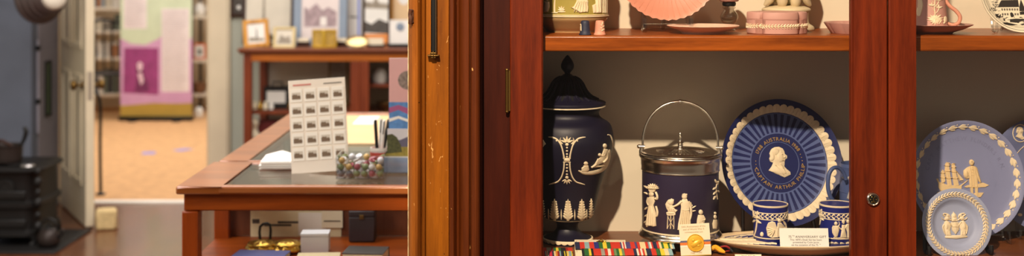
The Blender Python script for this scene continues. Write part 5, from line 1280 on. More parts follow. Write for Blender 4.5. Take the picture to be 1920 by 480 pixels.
sheet('small cream note pinned beside the aged map inside the nearer case', 604, 643, 388, 426, M_paper, .0065, 'note', ((.1, .9, .3, .36),))
dc = thing('dark_box', 'dark leather case standing behind the white carton inside the nearer case', 'case', (XX(678, 3.38), 3.40, FZ), (0, 0, 0))
MB().box(-.034, .034, -.02, .03, 0, .066).build('body', mat('dark_leather', (48, 36, 42), .5), dc, bevel=.003)
MB().box(-.0345, .0345, -.0205, .0305, .0664, .082).build('lid', mat('dark_leather', (48, 36, 42), .5), dc, bevel=.003)
MB().box(-.006, .006, -.023, -.0205, .060, .072).build('clasp', M_abrass, dc, bevel=.001)
for i, (x0, x1, y, c, nm, lb) in enumerate(((436, 535, 3.16, (78, 84, 140), 'book', 'blue-covered book lying flat at the front of the nearer case'), (556, 636, 3.16, (222, 204, 164), 'booklet', 'cream booklet lying flat at the front of the nearer case'), (644, 722, 3.17, (52, 46, 44), 'book', 'dark book lying flat at the front of the nearer case'))):
    t = thing(nm, lb, nm, (XX((x0 + x1)/2, 3.16), y, FZ), (0, 0, rnd.uniform(-.1, .1))); w = (x1 - x0)*3.16/F; th = (.016, .010, .024)[i]
    cm = mat('cover_%s' % 'abc'[i], c, .5)
    MB().box(-w/2, w/2, -.03, .055, 0, .0018).box(-w/2, w/2, -.03, .055, th - .0018, th).box(-w/2, w/2, .0535, .055, .0018, th - .0018).build('cover', cm, t)
    MB().box(-w/2 + .002, w/2 - .002, -.027, .0534, .0019, th - .0019).build('pages', M_paper, t, smooth=0)

# ------------------------------------------------------------------ glazed cabinet against the back wall
BX0, BX1, BY0, BY1, BT = XX(449, 7.4), .60, 7.40, 7.93, ZZ(91, 7.4)
gcb = thing('glazed_cabinet', 'low wooden glazed cabinet against the grey-green back wall, pictures along its top', 'cabinet', (BX0, BY0, 0))
W_ = BX1 - BX0; D_ = BY1 - BY0
M_cabr = wood('cabinet_red_wood', (128, 58, 30), fine=40, contrast=.3); M_cabo = wood('cabinet_orange_wood', (186, 102, 34), axis='X', fine=40, contrast=.3); M_cabt = wood('cabinet_top_wood', (126, 70, 46), axis='X', fine=40, contrast=.3, rough=.3)
MB().box(-.01, W_, -.02, D_, BT - .018, BT).box(0, W_, -.008, D_, BT - .032, BT - .0185).build('top', M_cabt, gcb, bevel=.005)
MB().box(.03, W_ - .03, .006, .03, BT - .075, BT - .0325).build('frieze', M_cabo, gcb, bevel=.003)
for X in (.022, W_ - .06):
    for Y in (.004, D_ - .06): MB().box(X, X + .046, Y, Y + .046, 0, BT - .033).build('leg', M_cabr, gcb, bevel=.004)
for X in (XX(657, 7.4) - BX0,):
    for q in (0, .0535): MB().box(X + q, X + q + .0525, .002, .03, .25, BT - .0755).build('door_stile', M_cabr, gcb, bevel=.003)
MB().box(.07, W_ - .07, .002, .03, .20, .26).build('bottom_rail', M_cabr, gcb, bevel=.003)
MB().box(.07, XX(657, 7.4) - BX0 - .001, .014, .018, .261, BT - .076).build('glass_pane', M_pane, gcb, smooth=0)
MB().box(XX(657, 7.4) - BX0 + .107, W_ - .07, .014, .018, .261, BT - .076).build('glass_pane', M_pane, gcb, smooth=0)
MB().box(.03, W_ - .03, D_ - .02, D_ - .005, .20, BT - .034).build('back_board', mat('cabinet_cream_lining', (224, 214, 194), .6), gcb, smooth=0)
SH = ZZ(206, 7.55)
MB().box(.04, XX(655, 7.4) - BX0 + .05, .08, D_ - .022, SH - .018, SH).build('shelf', M_cabr, gcb, bevel=.002)
SH2 = ZZ(156, 7.55)
MB().box(XX(657, 7.4) - BX0 + .06, W_ - .05, .08, D_ - .022, SH2 - .018, SH2).build('shelf', M_cabr, gcb, bevel=.002)
MB().box(.04, W_ - .04, .03, D_ - .022, .24, .26).build('floor_board', M_cabr, gcb, bevel=.002)
MB().box(XX(660, 7.4) - BX0, XX(660, 7.4) - BX0 + .02, .06, D_ - .022, .261, BT - .034).build('divider', M_cabr, gcb)
# things inside
def on(px, Y): return XX(px, Y)
def solid(name, label, cat, px, Y, z, parts, rot=0, group=None):
    t = thing(name, label, cat, (XX(px, Y), Y, z), (0, 0, rot), group)
    for nm, mb, m in parts: mb.build(nm, m, t, smooth=50)
    return t
bx_ = MB().box(-.055, .055, -.02, .06, 0, .075)
solid('black_radio', 'black case with a white label on the shelf inside the back cabinet', 'case', 519, 7.62, SH, [('body', MB().box(-.075, .075, -.02, .06, 0, .13), M_black), ('label_panel', MB().box(-.055, .055, -.0225, -.0202, .035, .105), M_white), ('handle', MB().tube([(-.03, .02, .13), (-.03, .02, .155), (.03, .02, .155), (.03, .02, .13)], .005, 8), M_black)])
rnd = random.Random(21)
for i, px in enumerate((478, 488, 498, 509, 545, 556)):
    solid('figurine', 'small pale figurine in the row on the shelf of the back cabinet', 'figurine', px, 7.52, SH, [('body', MB().lathe(smooth_prof([(.014, 0), (.012, .012), (.016, .026), (.007, .038), (.010, .048), (1e-7, .056)], 3), 16), (M_paper, M_gilt, M_paper, M_white, M_gilt, M_paper)[i]), ('base', MB().lathe([(1e-7, -.0), (.018, 0), (.018, .006), (1e-7, .006)], 16), M_dkfr)], 0, 'pale figurines in the back cabinet')
solid('red_bag', 'dark red box on the floor of the back cabinet', 'box', 507, 7.58, .261, [('body', MB().box(-.075, .075, 0, .12, 0, .28), mat('dark_red_cloth', (112, 28, 30), .7)), ('lid', MB().box(-.077, .077, -.002, .122, .281, .30), mat('dark_red_cloth', (112, 28, 30), .7))])
solid('china_figure', 'pale china figure with orange hem standing on the floor of the back cabinet', 'figurine', 478, 7.52, .261, [('body', MB().lathe(smooth_prof([(.034, 0), (.032, .06), (.022, .16), (.032, .22), (.012, .26), (.024, .30), (1e-7, .33)], 4), 24), M_paper), ('hem', MB().lathe([(.0345, .01), (.036, .012), (.035, .04), (.033, .04)], 24), mat('hem_orange', (206, 120, 60), .6))])
solid('tall_case', 'tall dark case standing on the floor of the back cabinet', 'case', 558, 7.60, .261, [('body', MB().box(-.06, .06, 0, .12, 0, .30), M_blackp), ('latch', MB().box(-.012, .012, -.006, 0, .20, .23), M_brass)])
solid('framed_card', 'gold and dark framed card at the right of the left bay of the back cabinet', 'framed card', 634, 7.80, SH, [('frame', MB().box(-.06, .06, 0, .02, 0, .30), M_abrass), ('picture', MB().box(-.048, .048, -.002, 0, .02, .28), M_pmid)])
solid('white_jar', 'white jar standing in the right bay of the back cabinet', 'jar', 712, 7.6, SH2, [('body', MB().lathe(smooth_prof([(.04, 0), (.045, .03), (.04, .06), (.03, .07)], 4), 24), M_white), ('lid', MB().lathe([(1e-7, .0705), (.032, .0705), (.03, .08), (1e-7, .083)], 24), M_white)])
solid('camera_case', 'small black camera beside the white jar in the back cabinet', 'camera', 738, 7.6, SH2, [('body', MB().box(-.04, .04, 0, .03, 0, .055), M_black), ('lens', MB().lathe([(.016, 0), (.016, .02), (.012, .022), (1e-7, .016)], 20, M=Matrix.Translation((0, 0, .028)) @ Matrix.Rotation(PI/2, 4, 'X')), M_blackp)])
solid('brass_bowl', 'wide brass bowl low in the right bay of the back cabinet', 'bowl', 726, 7.58, SH2 - .16, [('bowl', MB().lathe(smooth_prof([(.03, 0), (.05, .02), (.065, .045), (.062, .046), (.045, .02), (1e-7, .008)], 4), 28), M_abrass), ('foot', MB().lathe([(1e-7, -.008), (.03, -.008), (.03, .002), (1e-7, .002)], 20), M_abrass)])
MB().box(XX(657, 7.4) - BX0 + .06, W_ - .05, .08, D_ - .022, SH2 - .186, SH2 - .169).build('shelf', M_cabr, gcb, bevel=.002)
# pictures standing on its top
def top_pic(label, x0, x1, y0, y1, Y, fm, inner, fw, art=None, lean=.12, yaw=0, roll=0, name='framed_photograph', z=None):
    k = Y/F
    t = framed(name, label, XX((x0 + x1)/2, Y), Y, BT if z is None else z, (x1 - x0)*k, (EYE - (y0 - HZ)*k) - (BT if z is None else z), lean, yaw, fm, inner, fw, .016, art)
    t.rotation_euler[1] = roll; return t
M_lgt = mat('photo_pale_sky', (232, 228, 218), .5)
top_pic('tilted orange-framed photograph at the left end of the back cabinet top', 458, 506, 36, 82, 7.55, M_orfr, M_lgt, .022, [('mast', M_pdark, [(.46, .1), (.56, .1), (.54, .75), (.5, .75)]), ('shore', M_pmid, [(.1, .12), (.9, .10), (.9, .22), (.6, .28), (.1, .32)])], roll=math.radians(-5), lean=.2, yaw=.1)
top_pic('wide dark-framed landscape behind the tilted orange-framed photograph', 454, 549, -30, 82, 7.80, M_dkfr, M_photo, .014, [('trees', M_pdark, [(0, .02), (1, .02), (1, .16), (.75, .24), (.6, .12), (.4, .2), (0, .1)]), ('tower', M_pmid, [(.36, .1), (.44, .1), (.42, .8), (.38, .8)])])
top_pic('small gold-framed print beside the tilted orange-framed photograph', 511, 553, 50, 83, 7.50, mat('pale_gold_frame', (206, 182, 120), .4), M_photo, .014, [('trees', M_pmid, [(.1, .1), (.9, .1), (.8, .6), (.5, .5), (.3, .7)])], lean=.25)
top_pic('large grey-blue framed view of a building', 549, 650, -60, 74, 7.66, M_grfr, mat('pink_white_mount', (226, 212, 206), .6), .045, [('building', mat('building_mauve', (168, 146, 148), .7, var=.3, vscale=30), [(.08, .18), (.92, .18), (.92, .42), (.7, .5), (.55, .44), (.4, .56), (.2, .46), (.08, .5)]), ('doorway', mat('mount_white', (236, 228, 220), .7), [(.5, .2), (.66, .2), (.66, .34), (.5, .34)])], lean=.1)
for i, (px, rt, lb) in enumerate(((594, .22, 'left leaf of a folding gold photograph frame below the grey-blue picture'), (619, -.22, 'right leaf of a folding gold photograph frame below the grey-blue picture'))):
    pass
gf = thing('folding_frame', 'folding gold double photograph frame below the grey-blue picture', 'picture frame', (XX(607, 7.46), 7.46, BT))
for s in (-1, 1):
    m = MB(); M_ = Matrix.Rotation(s*.35, 4, 'Z')
    for a, b_, c_, d_ in ((0, .012, 0, .105), (.066, .078, 0, .105), (.012, .066, 0, .012), (.012, .066, .093, .105)):
        m.box(min(s*a, s*b_), max(s*a, s*b_), 0, .010, c_, d_, 0, M_)
    o = m.build('leaf', mat('bright_gold_frame', (226, 186, 70), .35, .6), gf, bevel=.002)
    m = MB(); m.box(min(s*.012, s*.066), max(s*.012, s*.066), .003, .008, .012, .093, 0, M_); m.build('picture', mat('gold_print', (190, 154, 72), .6, var=.3, vscale=60), gf, smooth=0)
for i, (px, w, Y, lb) in enumerate(((568, .075, 7.56, 'dark wooden block with a pale top, left of the folding gold frame'), (640, .065, 7.56, 'dark wooden block with a pale top, right of the folding gold frame'))):
    solid('name_block', lb, 'block', px, Y, BT, [('block', MB().box(-w/2, w/2, 0, .03, 0, .030), M_dkfr), ('plaque', MB().box(-w/2 + .004, w/2 - .004, -.002, .028, .0302, .050), M_paper)])
top_pic('white poster with a blue stripe, right of the grey-blue picture', 652, 678, -60, 60, 7.80, mat('white_frame', (236, 232, 228), .5), M_white, .008, [('blue_stripe', mat('poster_blue', (120, 140, 214), .6), [(.74, 0), (1, 0), (1, 1), (.74, 1)]), ('grey_line', M_ink, [(0, .34), (.7, .34), (.7, .36), (0, .36)])], lean=.05, name='poster')
top_pic('framed photograph with an orange lower edge, behind the white plate', 679, 731, -50, 66, 7.72, M_dkfr, M_lgt, .010, [('orange_edge', mat('photo_orange_edge', (226, 140, 62), .6), [(0, 0), (1, 0), (1, .14), (0, .14)]), ('dark_shore', M_pdark, [(.0, .16), (1, .14), (1, .30), (.6, .36), (.3, .28), (0, .33)]), ('hills', M_pmid, [(0, .52), (1, .5), (1, .58), (.6, .60), (.45, .7), (.35, .6), (0, .62)])])
top_pic('pale orange framed certificate beside the worn jamb', 732, 792, -60, 62, 7.80, M_orfr, mat('tan_certificate', (230, 196, 150), .6), .012, [('seal', M_white, ell(.4, .62, .22, .1))], lean=.05, name='certificate')
solid('brass_dish', 'oval brass dish standing on the back cabinet top below the white poster', 'dish', 670, 7.48, BT, [('dish', MB().lathe(smooth_prof([(1e-7, 0), (.05, .002), (.065, .010), (.066, .012), (.048, .006), (1e-7, .004)], 4), 32, M=Matrix.Translation((0, 0, .034)) @ Matrix.Rotation(PI/2 - .35, 4, 'X') @ Matrix.Diagonal((1, .52, 1, 1))), mat('soft_brass', (206, 182, 128), .3, .8)), ('stand', MB().box(-.03, .03, .0, .03, 0, .008), M_dkfr)])
solid('plaque', 'pale inscribed plaque on a dark plinth between brass dish and white plate', 'plaque', 704, 7.48, BT, [('plinth', MB().box(-.05, .05, 0, .04, 0, .016), M_dkfr), ('plate', MB().box(-.045, .045, .004, .012, .0162, .055), M_paper)])
solid('white_platter', 'white square dish on a dark base beside the worn jamb', 'dish', 750, 7.5, BT, [('base', MB().box(-.07, .07, 0, .05, 0, .020), M_black), ('dish', MB().box(-.062, .062, .012, .024, .0205, .16), M_white), ('medallion', MB().lathe([(1e-7, 0), (.022, 0), (.024, .003), (1e-7, .005)], 24, M=Matrix.Translation((.0, .012, .12)) @ Matrix.Rotation(PI/2, 4, 'X')), M_grfr)])
o = framed('framed_photograph', 'dark-framed picture hanging on the grey-green wall above the left end of the back cabinet', XX(455, 7.98), 7.975, ZZ(32, 7.98), .17, .32, 0, 0, M_dkfr, M_pdark, .022, .018, [('white_spot', M_white, ell(.3, .14, .09, .05))])

# ------------------------------------------------------------------ open door, stop, pole
H = Vector((-2.80, 7.93, 0)); E = Vector((XX(160, 7.22), 7.22, 0)); dv = (E - H); ln = dv.length; ang = math.atan2(dv.y, dv.x)
dr = thing('open_door', 'cream panelled door standing open at the doorway, seen nearly edge-on', 'door', (H.x, H.y, .008), (0, 0, ang))
b = MB().box(0, ln, 0, .050, 0, 2.04); b.build('leaf', M_frame, dr, bevel=.004)
for z0, z1 in ((.22, .85), (1.0, 1.88)):
    for x0, x1 in ((.10, ln/2 - .04), (ln/2 + .04, ln - .10)):
        for y0, y1 in ((-.008, .001), (.049, .058)):
            m = MB()
            for a, b_, c_, d_ in ((x0, x0 + .03, z0, z1), (x1 - .03, x1, z0, z1), (x0, x1, z0, z0 + .03), (x0, x1, z1 - .03, z1)): m.box(a, b_, y0, y1, c_, d_)
            m.build('panel_moulding', M_frame, dr, bevel=.003)
zk = ZZ(163, 7.25)
for s, y0 in ((-1, 0), (1, .05)):
    Mk = Matrix.Translation((ln - .07, y0, zk)) @ Matrix.Rotation(PI/2*(1 if s < 0 else -1), 4, 'X')
    MB().lathe(smooth_prof([(.028, 0), (.026, .006), (.010, .010), (.009, .030), (.022, .038), (.029, .052), (.024, .066), (1e-7, .070)], 4), 28, M=Mk).build('knob', M_abrass, dr, smooth=60)
MB().box(ln - .0005, ln + .002, .012, .038, zk - .08, zk + .08).build('lock_plate', mat('lock_plate_metal', (190, 178, 160), .4, .5), dr)
ds = thing('door_stop', 'rough cream stone block holding the cream door open', 'doorstop', (XX(198, 7.2), 7.22, 0), (0, 0, .25))
m = MB(); rnd = random.Random(9)
vs = [(x*.055 + rnd.uniform(-.006, .006), y*.05 + rnd.uniform(-.006, .006), z) for z in (0, .06, .112) for x, y in ((-1, -1), (0, -1.08), (1, -1), (1.05, 0), (1, 1), (0, 1.05), (-1, 1), (-1.06, 0))]
fs = [(i*8 + k, i*8 + (k+1) % 8, i*8 + 8 + (k+1) % 8, i*8 + 8 + k) for i in range(2) for k in range(8)] + [tuple(range(8)), tuple(range(16, 24))]
m.add(vs, fs); m.build('stone', mat('cream_stone', (214, 186, 132), .9, var=.15, vscale=40, bump=.6, bscale=80), ds, bevel=.012)
pl = thing('bent_pole', 'thin black metal stand with a bent top just inside the doorway', 'stand', (XX(186, 8.22), 8.25, .012))
MB().tube([(0, 0, .006), (-.004, 0, .30), (-.002, 0, .52), (-.012, 0, .62), (-.05, 0, .66), (-.09, 0, .62)], .011, 10, sub=5).build('pole', M_black, pl, smooth=60)
MB().lathe([(1e-7, -.008), (.03, -.008), (.03, .002), (.012, .008), (1e-7, .008)], 20).build('foot', M_black, pl, smooth=50)

# ------------------------------------------------------------------ grey cabinet, round lamp, stove
GX = -2.805; GY0, GY1 = 7.47, 7.93
M_gm = mat('blue_grey_painted_metal', (98, 104, 118), .55, var=.1, vscale=5); M_gm2 = mat('grey_painted_metal', (142, 136, 144), .5, var=.08, vscale=5)
gm = thing('metal_cabinet', 'tall blue-grey painted metal cabinet behind the black iron stove', 'cabinet', (GX, GY0, 0))
MB().box(-1.05, 0, 0, GY1 - GY0, 0, 2.3).build('body', M_gm, gm, bevel=.008)
MB().box(-.003, .004, .10, GY1 - GY0 - .02, .04, 2.26).build('side_door', M_gm2, gm, bevel=.003)
MB().tube([(.011, .075, ZZ(250, 7.54)), (.011, .075, ZZ(75, 7.54))], .009, 10).build('hinge_rod', M_gm2, gm)
for y in (90, 190): MB().lathe([(1e-7, -.014), (.015, -.014), (.015, .014), (1e-7, .014)], 16, c=(.011, .075, ZZ(y, 7.54))).build('hinge_knuckle', M_black, gm)
mm = MB()
for a, b_, c_, d_ in ((.20, .215, ZZ(215, 7.7), ZZ(117, 7.7)), (.285, .30, ZZ(215, 7.7), ZZ(117, 7.7)), (.20, .30, ZZ(219, 7.7), ZZ(214, 7.7)), (.20, .30, ZZ(119, 7.7), ZZ(114, 7.7))): mm.box(.0042, .012, a, b_, c_, d_)
mm.build('slot_frame', M_black, gm, bevel=.002)
MB().box(.0042, .007, .215, .285, ZZ(214, 7.7), ZZ(119, 7.7)).build('green_glass', mat('green_slot_glass', (72, 92, 62), .2), gm)
rl_ = thing('round_lamp', 'round dark metal lamp with stepped rims and white glass, above the grey metal cabinet', 'lamp', (XX(87, 7.0), 7.0, ZZ(-10, 7.0)), (-PI/2, 0, math.radians(58)))
M_lm = mat('dark_lamp_metal', (104, 92, 90), .42, .6)
rp = [(.05, .14), (.10, .13), (.135, .10), (.158, .07), (.163, .055), (.160, .042), (.150, .040), (.146, .030), (.143, .012), (.134, .010), (.130, .0), (.127, -.018), (.118, -.020), (.114, -.030), (.108, -.044), (.102, -.046), (.098, -.060), (.092, -.064)]
MB().lathe([(1e-7, .14)] + smooth_prof(rp, 2) + [(1e-7, -.058)], 64).build('housing', M_lm, rl_, smooth=40)
MB().lathe(smooth_prof([(.082, -.0645), (.074, -.082), (.044, -.096), (.0001, -.102)], 4), 48).build('glass', mat('opal_glass', (240, 232, 214), .25), rl_, smooth=60)
MB().tube([(0, 0, .135), (0, 0, .868)], .018, 12).build('arm', M_black, rl_, smooth=60)

sX, sY_ = XX(20, 6.75), 6.72; ST = ZZ(316, 6.75)
sv = thing('iron_stove', 'small black cast-iron stove with moulded belts on a hearth plate, by the grey cabinet', 'stove', (sX, sY_, 0))
w = .145
def moulded(mb, prof, hw, dp, c=(0, .22)):          # a rounded-rectangle body turned from (inset, height) pairs
    rings = []
    for ins, z in prof:
        a, b_ = hw - ins, dp - ins; P = []
        for k in range(32):
            t = 2*PI*k/32; cs, sn = math.cos(t), math.sin(t); q = (abs(cs)**5 + abs(sn)**5)**(-.2)
            P.append((c[0] + a*q*cs, c[1] + b_*q*sn, z))
        rings.append(P)
    loft(mb, rings, [0]*(len(rings) - 1))
m = MB(); moulded(m, [(.02, .045), (.0, .06), (0, .08), (.014, .09), (.016, .17), (.012, .20), (-.004, .21), (-.006, .235), (.012, .245), (.014, .38), (.006, .395), (.0, ST - .022)], w, .22); m.build('body', M_iron, sv, smooth=40)
m = MB(); moulded(m, [(0, ST - .0215), (-.014, ST - .016), (-.016, ST - .006), (-.006, ST)], w, .22); m.build('top_plate', M_iron, sv, smooth=40)
MB().lathe([(1e-7, 0), (.06, 0), (.066, .006), (.05, .010), (1e-7, .011)], 32, c=(.0, .14, ST)).build('lid', M_iron, sv, smooth=50)
m = MB(); m.lathe([(.042, 0), (.048, .004), (.044, .010), (.03, .010), (.028, .004), (1e-7, .004)], 32, M=Matrix.Translation((-.02, .012, ST - .10)) @ Matrix.Rotation(PI/2, 4, 'X')); m.build('draught_ring', M_iron, sv, smooth=40)
for za in (.11, .26): MB().box(-.11, .09, -.004, .014, za, za + .04).build('door_strap', M_iron, sv, bevel=.006)
for i, z in enumerate((.40, .345, .29, .235, .17, .11)):
    MB().ball((w + .002, .02, z), .016 + .006*(i % 2), 14, sc=(1, 1, 1.25)).build('ornament', M_iron, sv, smooth=60)
for X in (-.11, .11):
    for Y in (.04, .40): MB().tube([(X, Y, .013), (X*1.12, Y, .03), (X, Y, .06)], [.02, .014, .024], 12, sub=3).build('foot', M_iron, sv, smooth=60)
MB().box(-.40, XX(112, 6.65) - sX, -.14, .44, 0, .012).build('hearth_plate', M_iron, sv, bevel=.004)
pt = thing('iron_pot', 'black iron saucepan with an upright handle on top of the stove', 'saucepan', (XX(5, 6.85), 6.90, ST + .0115))
MB().lathe(smooth_prof([(.075, 0), (.082, .008), (.084, .06), (.086, .088), (.090, .092), (.082, .092), (.078, .07), (.072, .01)], 3) + [(1e-7, .008)], 40).build('pan', mat('brown_iron', (52, 42, 38), .45, .4), pt, smooth=50)
MB().tube([(.07, 0, .085), (.09, 0, .11), (.11, -.01, .16), (.10, -.01, .19)], [.010, .010, .013, .010], 10, sub=4).build('handle', M_iron, pt, smooth=60)
MB().tube([(-.05, -.06, .094), (.0, -.075, .125), (.05, -.06, .094)], .009, 10, sub=4).build('wooden_grip', M_dkfr, pt, smooth=60)
tn = thing('highlight_disc', 'bright tin disc added for the highlight at the corner of the stove top', 'lid', (XX(52, 6.82), 6.82, ST + .0002))  # pale disc added to stand for a highlight on the stove
MB().lathe([(1e-7, 0), (.036, 0), (.038, .004), (.034, .010), (.010, .012), (1e-7, .012)], 32).build('disc', mat('tin', (196, 190, 186), .3, .9), tn, smooth=50)
MB().lathe([(.004, .012), (.008, .018), (.006, .022), (1e-7, .022)], 16).build('knob', M_black, tn, smooth=50)
kt = thing('iron_kettle', 'round dark iron kettle on the hearth plate beside the stove', 'kettle', (XX(84, 6.66), 6.72, .0125))
MB().lathe(smooth_prof([(.035, 0), (.052, .012), (.058, .04), (.048, .075), (.026, .092), (1e-7, .096)], 4), 36).build('body', mat('brown_iron', (52, 42, 38), .45, .4), kt, smooth=60)
MB().lathe([(.026, .092), (.024, .100), (.008, .104), (.009, .114), (1e-7, .116)], 24).build('lid', M_iron, kt, smooth=50)
MB().tube([(.045, -.01, .04), (.07, -.02, .065), (.082, -.024, .09)], [.012, .009, .006], 10, sub=4).build('spout', M_iron, kt, smooth=60)
MB().tube([(-.045, 0, .07), (-.035, 0, .125), (0, 0, .145), (.035, 0, .125), (.045, 0, .07)], .005, 10, sub=5).build('bail_handle', M_iron, kt, smooth=60)

# ------------------------------------------------------------------ far room: banner, shelves
BYY = 12.1
bn = thing('pull_up_banner', 'tall pull-up banner in pale green and mauve on the far tan carpet', 'banner', (XX(293, BYY), BYY, .004))
bw = 134*BYY/F/2
bz = lambda y: ZZ(y, BYY) - .004
MB().box(-bw - .012, bw + .012, -.04, .05, .012, .045).build('base_cassette', M_black, bn, bevel=.006)
for s in (-1, 1): MB().box(s*bw*.62 - .035, s*bw*.62 + .035, -.11, .12, .0, .012).build('foot', M_black, bn, bevel=.003)
MB().box(-bw, bw, .0, .004, .046, 2.05).build('sheet', mat('banner_pale_green', (202, 216, 186), .6), bn, smooth=0)
MB().box(-bw, bw, -.006, .010, 2.05, 2.08).build('top_rail', mat('aluminium', (190, 190, 192), .35, .9), bn, bevel=.003)
def bpanel(name, pts, m, lift):
    P = [((x - 293)*BYY/F, bz(y)) for x, y in pts]; n_ = len(P)
    mb = MB(); tr_ = tessellate_polygon([[Vector((a, b_, 0)) for a, b_ in P]])
    mb.add([(a, -lift, b_) for a, b_ in P] + [(a, .001, b_) for a, b_ in P], [tuple(t) for t in tr_] + [(i, (i+1) % n_, n_ + (i+1) % n_, n_ + i) for i in range(n_)])
    return mb.build(name, m, bn, smooth=0)
bpanel('mauve_field', [(226, 197), (360, 197), (360, 70), (350, 78), (330, 84), (305, 66), (295, 74), (272, 84), (245, 82), (226, 72)], mat('banner_mauve', (206, 158, 196), .6), .0006)
bpanel('olive_band', [(226, 222), (360, 222), (360, 193), (330, 194), (290, 193), (226, 198)], mat('banner_olive', (178, 148, 62), .6), .0012)
bpanel('portrait_photo', [(231, 174), (297, 178), (297, 90), (233, 90)], mat('banner_plum', (150, 62, 122), .6, var=.25, vscale=8), .0012)
bpanel('portrait_figure', [(252, 172), (280, 172), (276, 150), (270, 140), (268, 128), (262, 116), (256, 118), (254, 134), (258, 144)], mat('banner_plum_dark', (112, 44, 92), .6), .0016)
bpanel('portrait_face', [(258, 130), (262, 134), (267, 130), (268, 120), (262, 115), (257, 120)], mat('banner_pale_face', (222, 190, 206), .6), .0020)
bpanel('portrait_collar', [(258, 138), (266, 136), (270, 152), (264, 160)], mat('banner_pale_face', (222, 190, 206), .6), .0020)
M_btxt = mat('banner_text_panel', (230, 222, 222), .6); M_blin = mat('banner_text_grey', (198, 184, 186), .6)
bpanel('text_panel', [(232, 54), (275, 54), (275, -40), (232, -40)], M_btxt, .0012)
bpanel('text_panel', [(303, 172), (355, 172), (355, 16), (303, 16)], M_btxt, .0012)
for x0, x1, ya, yb in ((235, 272, -36, 50), (306, 352, 20, 168)):
    tl_ = MB(); y = ya; i = 0
    while y < yb:
        e = x1 - (0, 4, 2, 10, 1, 6)[i % 6]
        tl_.add([((x0 - 293)*BYY/F, -.0018, bz(y)), ((e - 293)*BYY/F, -.0018, bz(y)), ((e - 293)*BYY/F, -.0018, bz(y + 1.4)), ((x0 - 293)*BYY/F, -.0018, bz(y + 1.4))], [(0, 1, 2, 3)]); y += 4.2; i += 1
    tl_.build('text_lines', M_blin, bn, smooth=0)
# shelving
SY = 12.72
M_shf = mat('pale_shelf_board', (226, 214, 196), .5); M_upr = mat('dark_shelf_upright', (62, 52, 46), .6)
def shelving(label, x0, x1, rows):
    X0, X1 = XX(x0, SY), XX(x1, SY)
    t = thing('shelving_unit', label, 'shelves', (X0, SY, .004))
    w = X1 - X0
    for X in (0, w - .03):
        for Y in (0, .36): MB().box(X, X + .03, Y, Y + .03, 0, 2.1).build('upright', M_upr, t, bevel=.003)
    for y in rows: MB().box(.001, w - .001, .001, .389, ZZ(y, SY) - .034, ZZ(y, SY) - .004).build('shelf', M_shf, t, bevel=.003)
    return t
shelving('pale shelving with files and boxes, seen left of the mauve banner', 130, 232, (-60, 14, 58, 108, 176))
shelving('pale shelving with white and orange things, seen right of the mauve banner', 356, 440, (-60, 30, 112, 176))
BCOL = [(120, 112, 100), (86, 70, 58), (200, 190, 170), (150, 156, 160), (96, 104, 92), (178, 120, 80), (66, 62, 66), (220, 214, 204)]
bmats = [mat('far_item_%s' % 'abcdefgh'[i], c, .6) for i, c in enumerate(BCOL)]
rnd = random.Random(31)
for y, hmax in ((14, .20), (58, .17), (108, .20), (176, .28), (-60, .3)):
    x = XX(150, SY) + .02; z = ZZ(y, SY) + .0005
    while x < XX(229, SY) - .05:
        w = rnd.choice((.028, .034, .04)) if rnd.random() < .65 else rnd.uniform(.06, .09); hh = hmax*rnd.uniform(.6, .95); d = rnd.uniform(.12, .2)
        mi = bmats[rnd.randrange(8)]
        if w < .05:
            t = thing('book', 'book standing spine-out among files on the pale shelving left of the banner', 'book', (x + w/2, SY + .05, z), (0, 0, 0), 'books on the far shelving')
            MB().box(-w/2, w/2, 0, .003, 0, hh).box(-w/2, -w/2 + .003, .003, d, 0, hh).box(w/2 - .003, w/2, .003, d, 0, hh).build('cover', mi, t)
            MB().box(-w/2 + .0032, w/2 - .0032, .0035, d - .004, .004, hh - .004).build('pages', M_paper, t, smooth=0)
        else:
            t = thing('storage_box', 'storage box standing among books on the pale shelving left of the banner', 'box', (x + w/2, SY + .05, z), (0, 0, 0), 'boxes on the far shelving')
            MB().box(-w/2, w/2, 0, d, 0, hh*.7).build('body', mi, t, bevel=.002)
            MB().box(-w/2 - .001, w/2 + .001, -.001, d + .001, hh*.7 + .0003, hh*.85).build('lid', bmats[(BCOL.index(BCOL[0]) + 7) % 8], t, bevel=.002)
        x += w + rnd.uniform(.004, .02)
# chair beside the shelving
ch = thing('black_chair', 'black metal chair in front of the shelving left of the banner', 'chair', (XX(200, 12.25), 12.25, .004), (0, 0, math.radians(25)))
M_chair = mat('black_chair_metal', (30, 26, 26), .4, .3)
MB().box(-.20, .20, -.20, .20, .43, .455).build('seat', M_chair, ch, bevel=.01)
for X in (-.18, .18):
    MB().tube([(X, -.18, .013), (X, -.18, .43)], .013, 10).build('leg', M_chair, ch)
    MB().tube([(X, .18, .013), (X, .17, .43), (X, .20, .70), (X, .23, .90)], .013, 10, sub=3).build('leg', M_chair, ch)
    MB().tube([(X, .19, .62), (X*1.15, 0, .66), (X*1.1, -.16, .63), (X, -.18, .44)], .012, 10, sub=4).build('armrest', M_chair, ch, smooth=60)
MB().tube([(-.18, .23, .90), (0, .25, .94), (.18, .23, .90)], .014, 10, sub=4).build('top_rail', M_chair, ch, smooth=60)
for X in (-.08, 0, .08): MB().tube([(X, .18, .455), (X, .24, .92)], .008, 8).build('back_spindle', M_chair, ch)
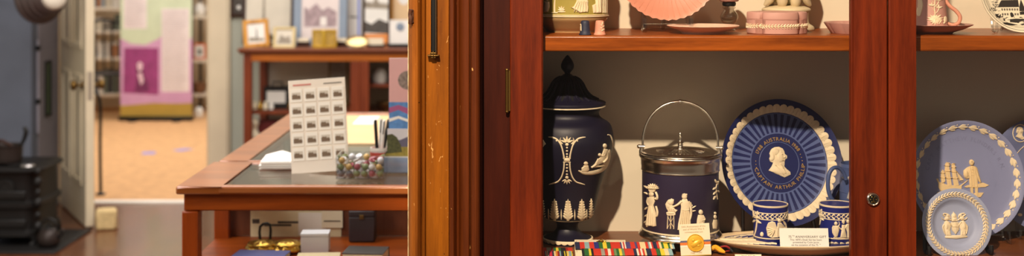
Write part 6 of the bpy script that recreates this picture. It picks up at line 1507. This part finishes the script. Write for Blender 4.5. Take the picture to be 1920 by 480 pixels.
# right-hand shelf things
def far(name, label, cat, px, y, parts): return solid(name, label, cat, px, SY + .06, ZZ(y, SY) + .0005, parts)
far('ceramic_jug', 'white ceramic jug on the upper pale shelf, right of the banner', 'jug', 374, 30, [('body', MB().lathe(smooth_prof([(.035, 0), (.05, .03), (.045, .08), (.03, .11), (.034, .13), (.028, .13)], 4), 24), M_white), ('handle', MB().tube([(.042, 0, .09), (.07, 0, .08), (.045, 0, .03)], .006, 8, sub=4), M_white)])
far('framed_notice', 'white notice in a red and orange frame on the shelf right of the banner', 'framed notice', 374, 112, [('frame', MB().box(-.062, .062, 0, .02, 0, .16), mat('notice_orange', (222, 110, 60), .6)), ('sheet', MB().box(-.045, .045, -.003, 0, .02, .14), M_white), ('motif', MB().box(-.012, .020, -.006, -.003, .05, .10), M_ink)])
far('wicker_basket', 'brown wicker basket on the lower shelf right of the banner', 'basket', 374, 176, [('body', MB().lathe(smooth_prof([(.05, 0), (.06, .05), (.062, .10), (.055, .10), (.05, .01)], 4), 24), mat('wicker', (120, 80, 50), .8, bump=.5, bscale=60)), ('rim', MB().tube([(.06*math.cos(2*PI*i/20), .06*math.sin(2*PI*i/20), .10) for i in range(20)], .006, 8, closed=True), mat('wicker', (120, 80, 50), .8))])
solid('white_bottle', 'white bottle with a dark cap on the carpet right of the banner', 'bottle', 373, 12.4, .0045, [('body', MB().lathe(smooth_prof([(.035, 0), (.04, .01), (.04, .07), (.022, .09), (.018, .10)], 4), 24), M_white), ('cap', MB().lathe([(.018, .1002), (.019, .1002), (.019, .125), (1e-7, .126)], 20), M_inkd), ('label_band', MB().lathe([(.0402, .025), (.041, .027), (.041, .055), (.0402, .057)], 24), mat('bottle_label_blue', (120, 130, 160), .6))])
for i, (px, y, lb) in enumerate(((279, 287, 'strip of blue-violet tape on the tan carpet, nearer the banner centre'), (343, 281, 'strip of blue-violet tape on the tan carpet, nearer the door frame'))):
    Y = 1.496*F/(y - HZ); flat('floor_tape', lb, 'tape', XX(px, Y), Y, .0042, .10, .14, mat('violet_tape', (150, 140, 196), .6), (.2, -.6)[i], .001)
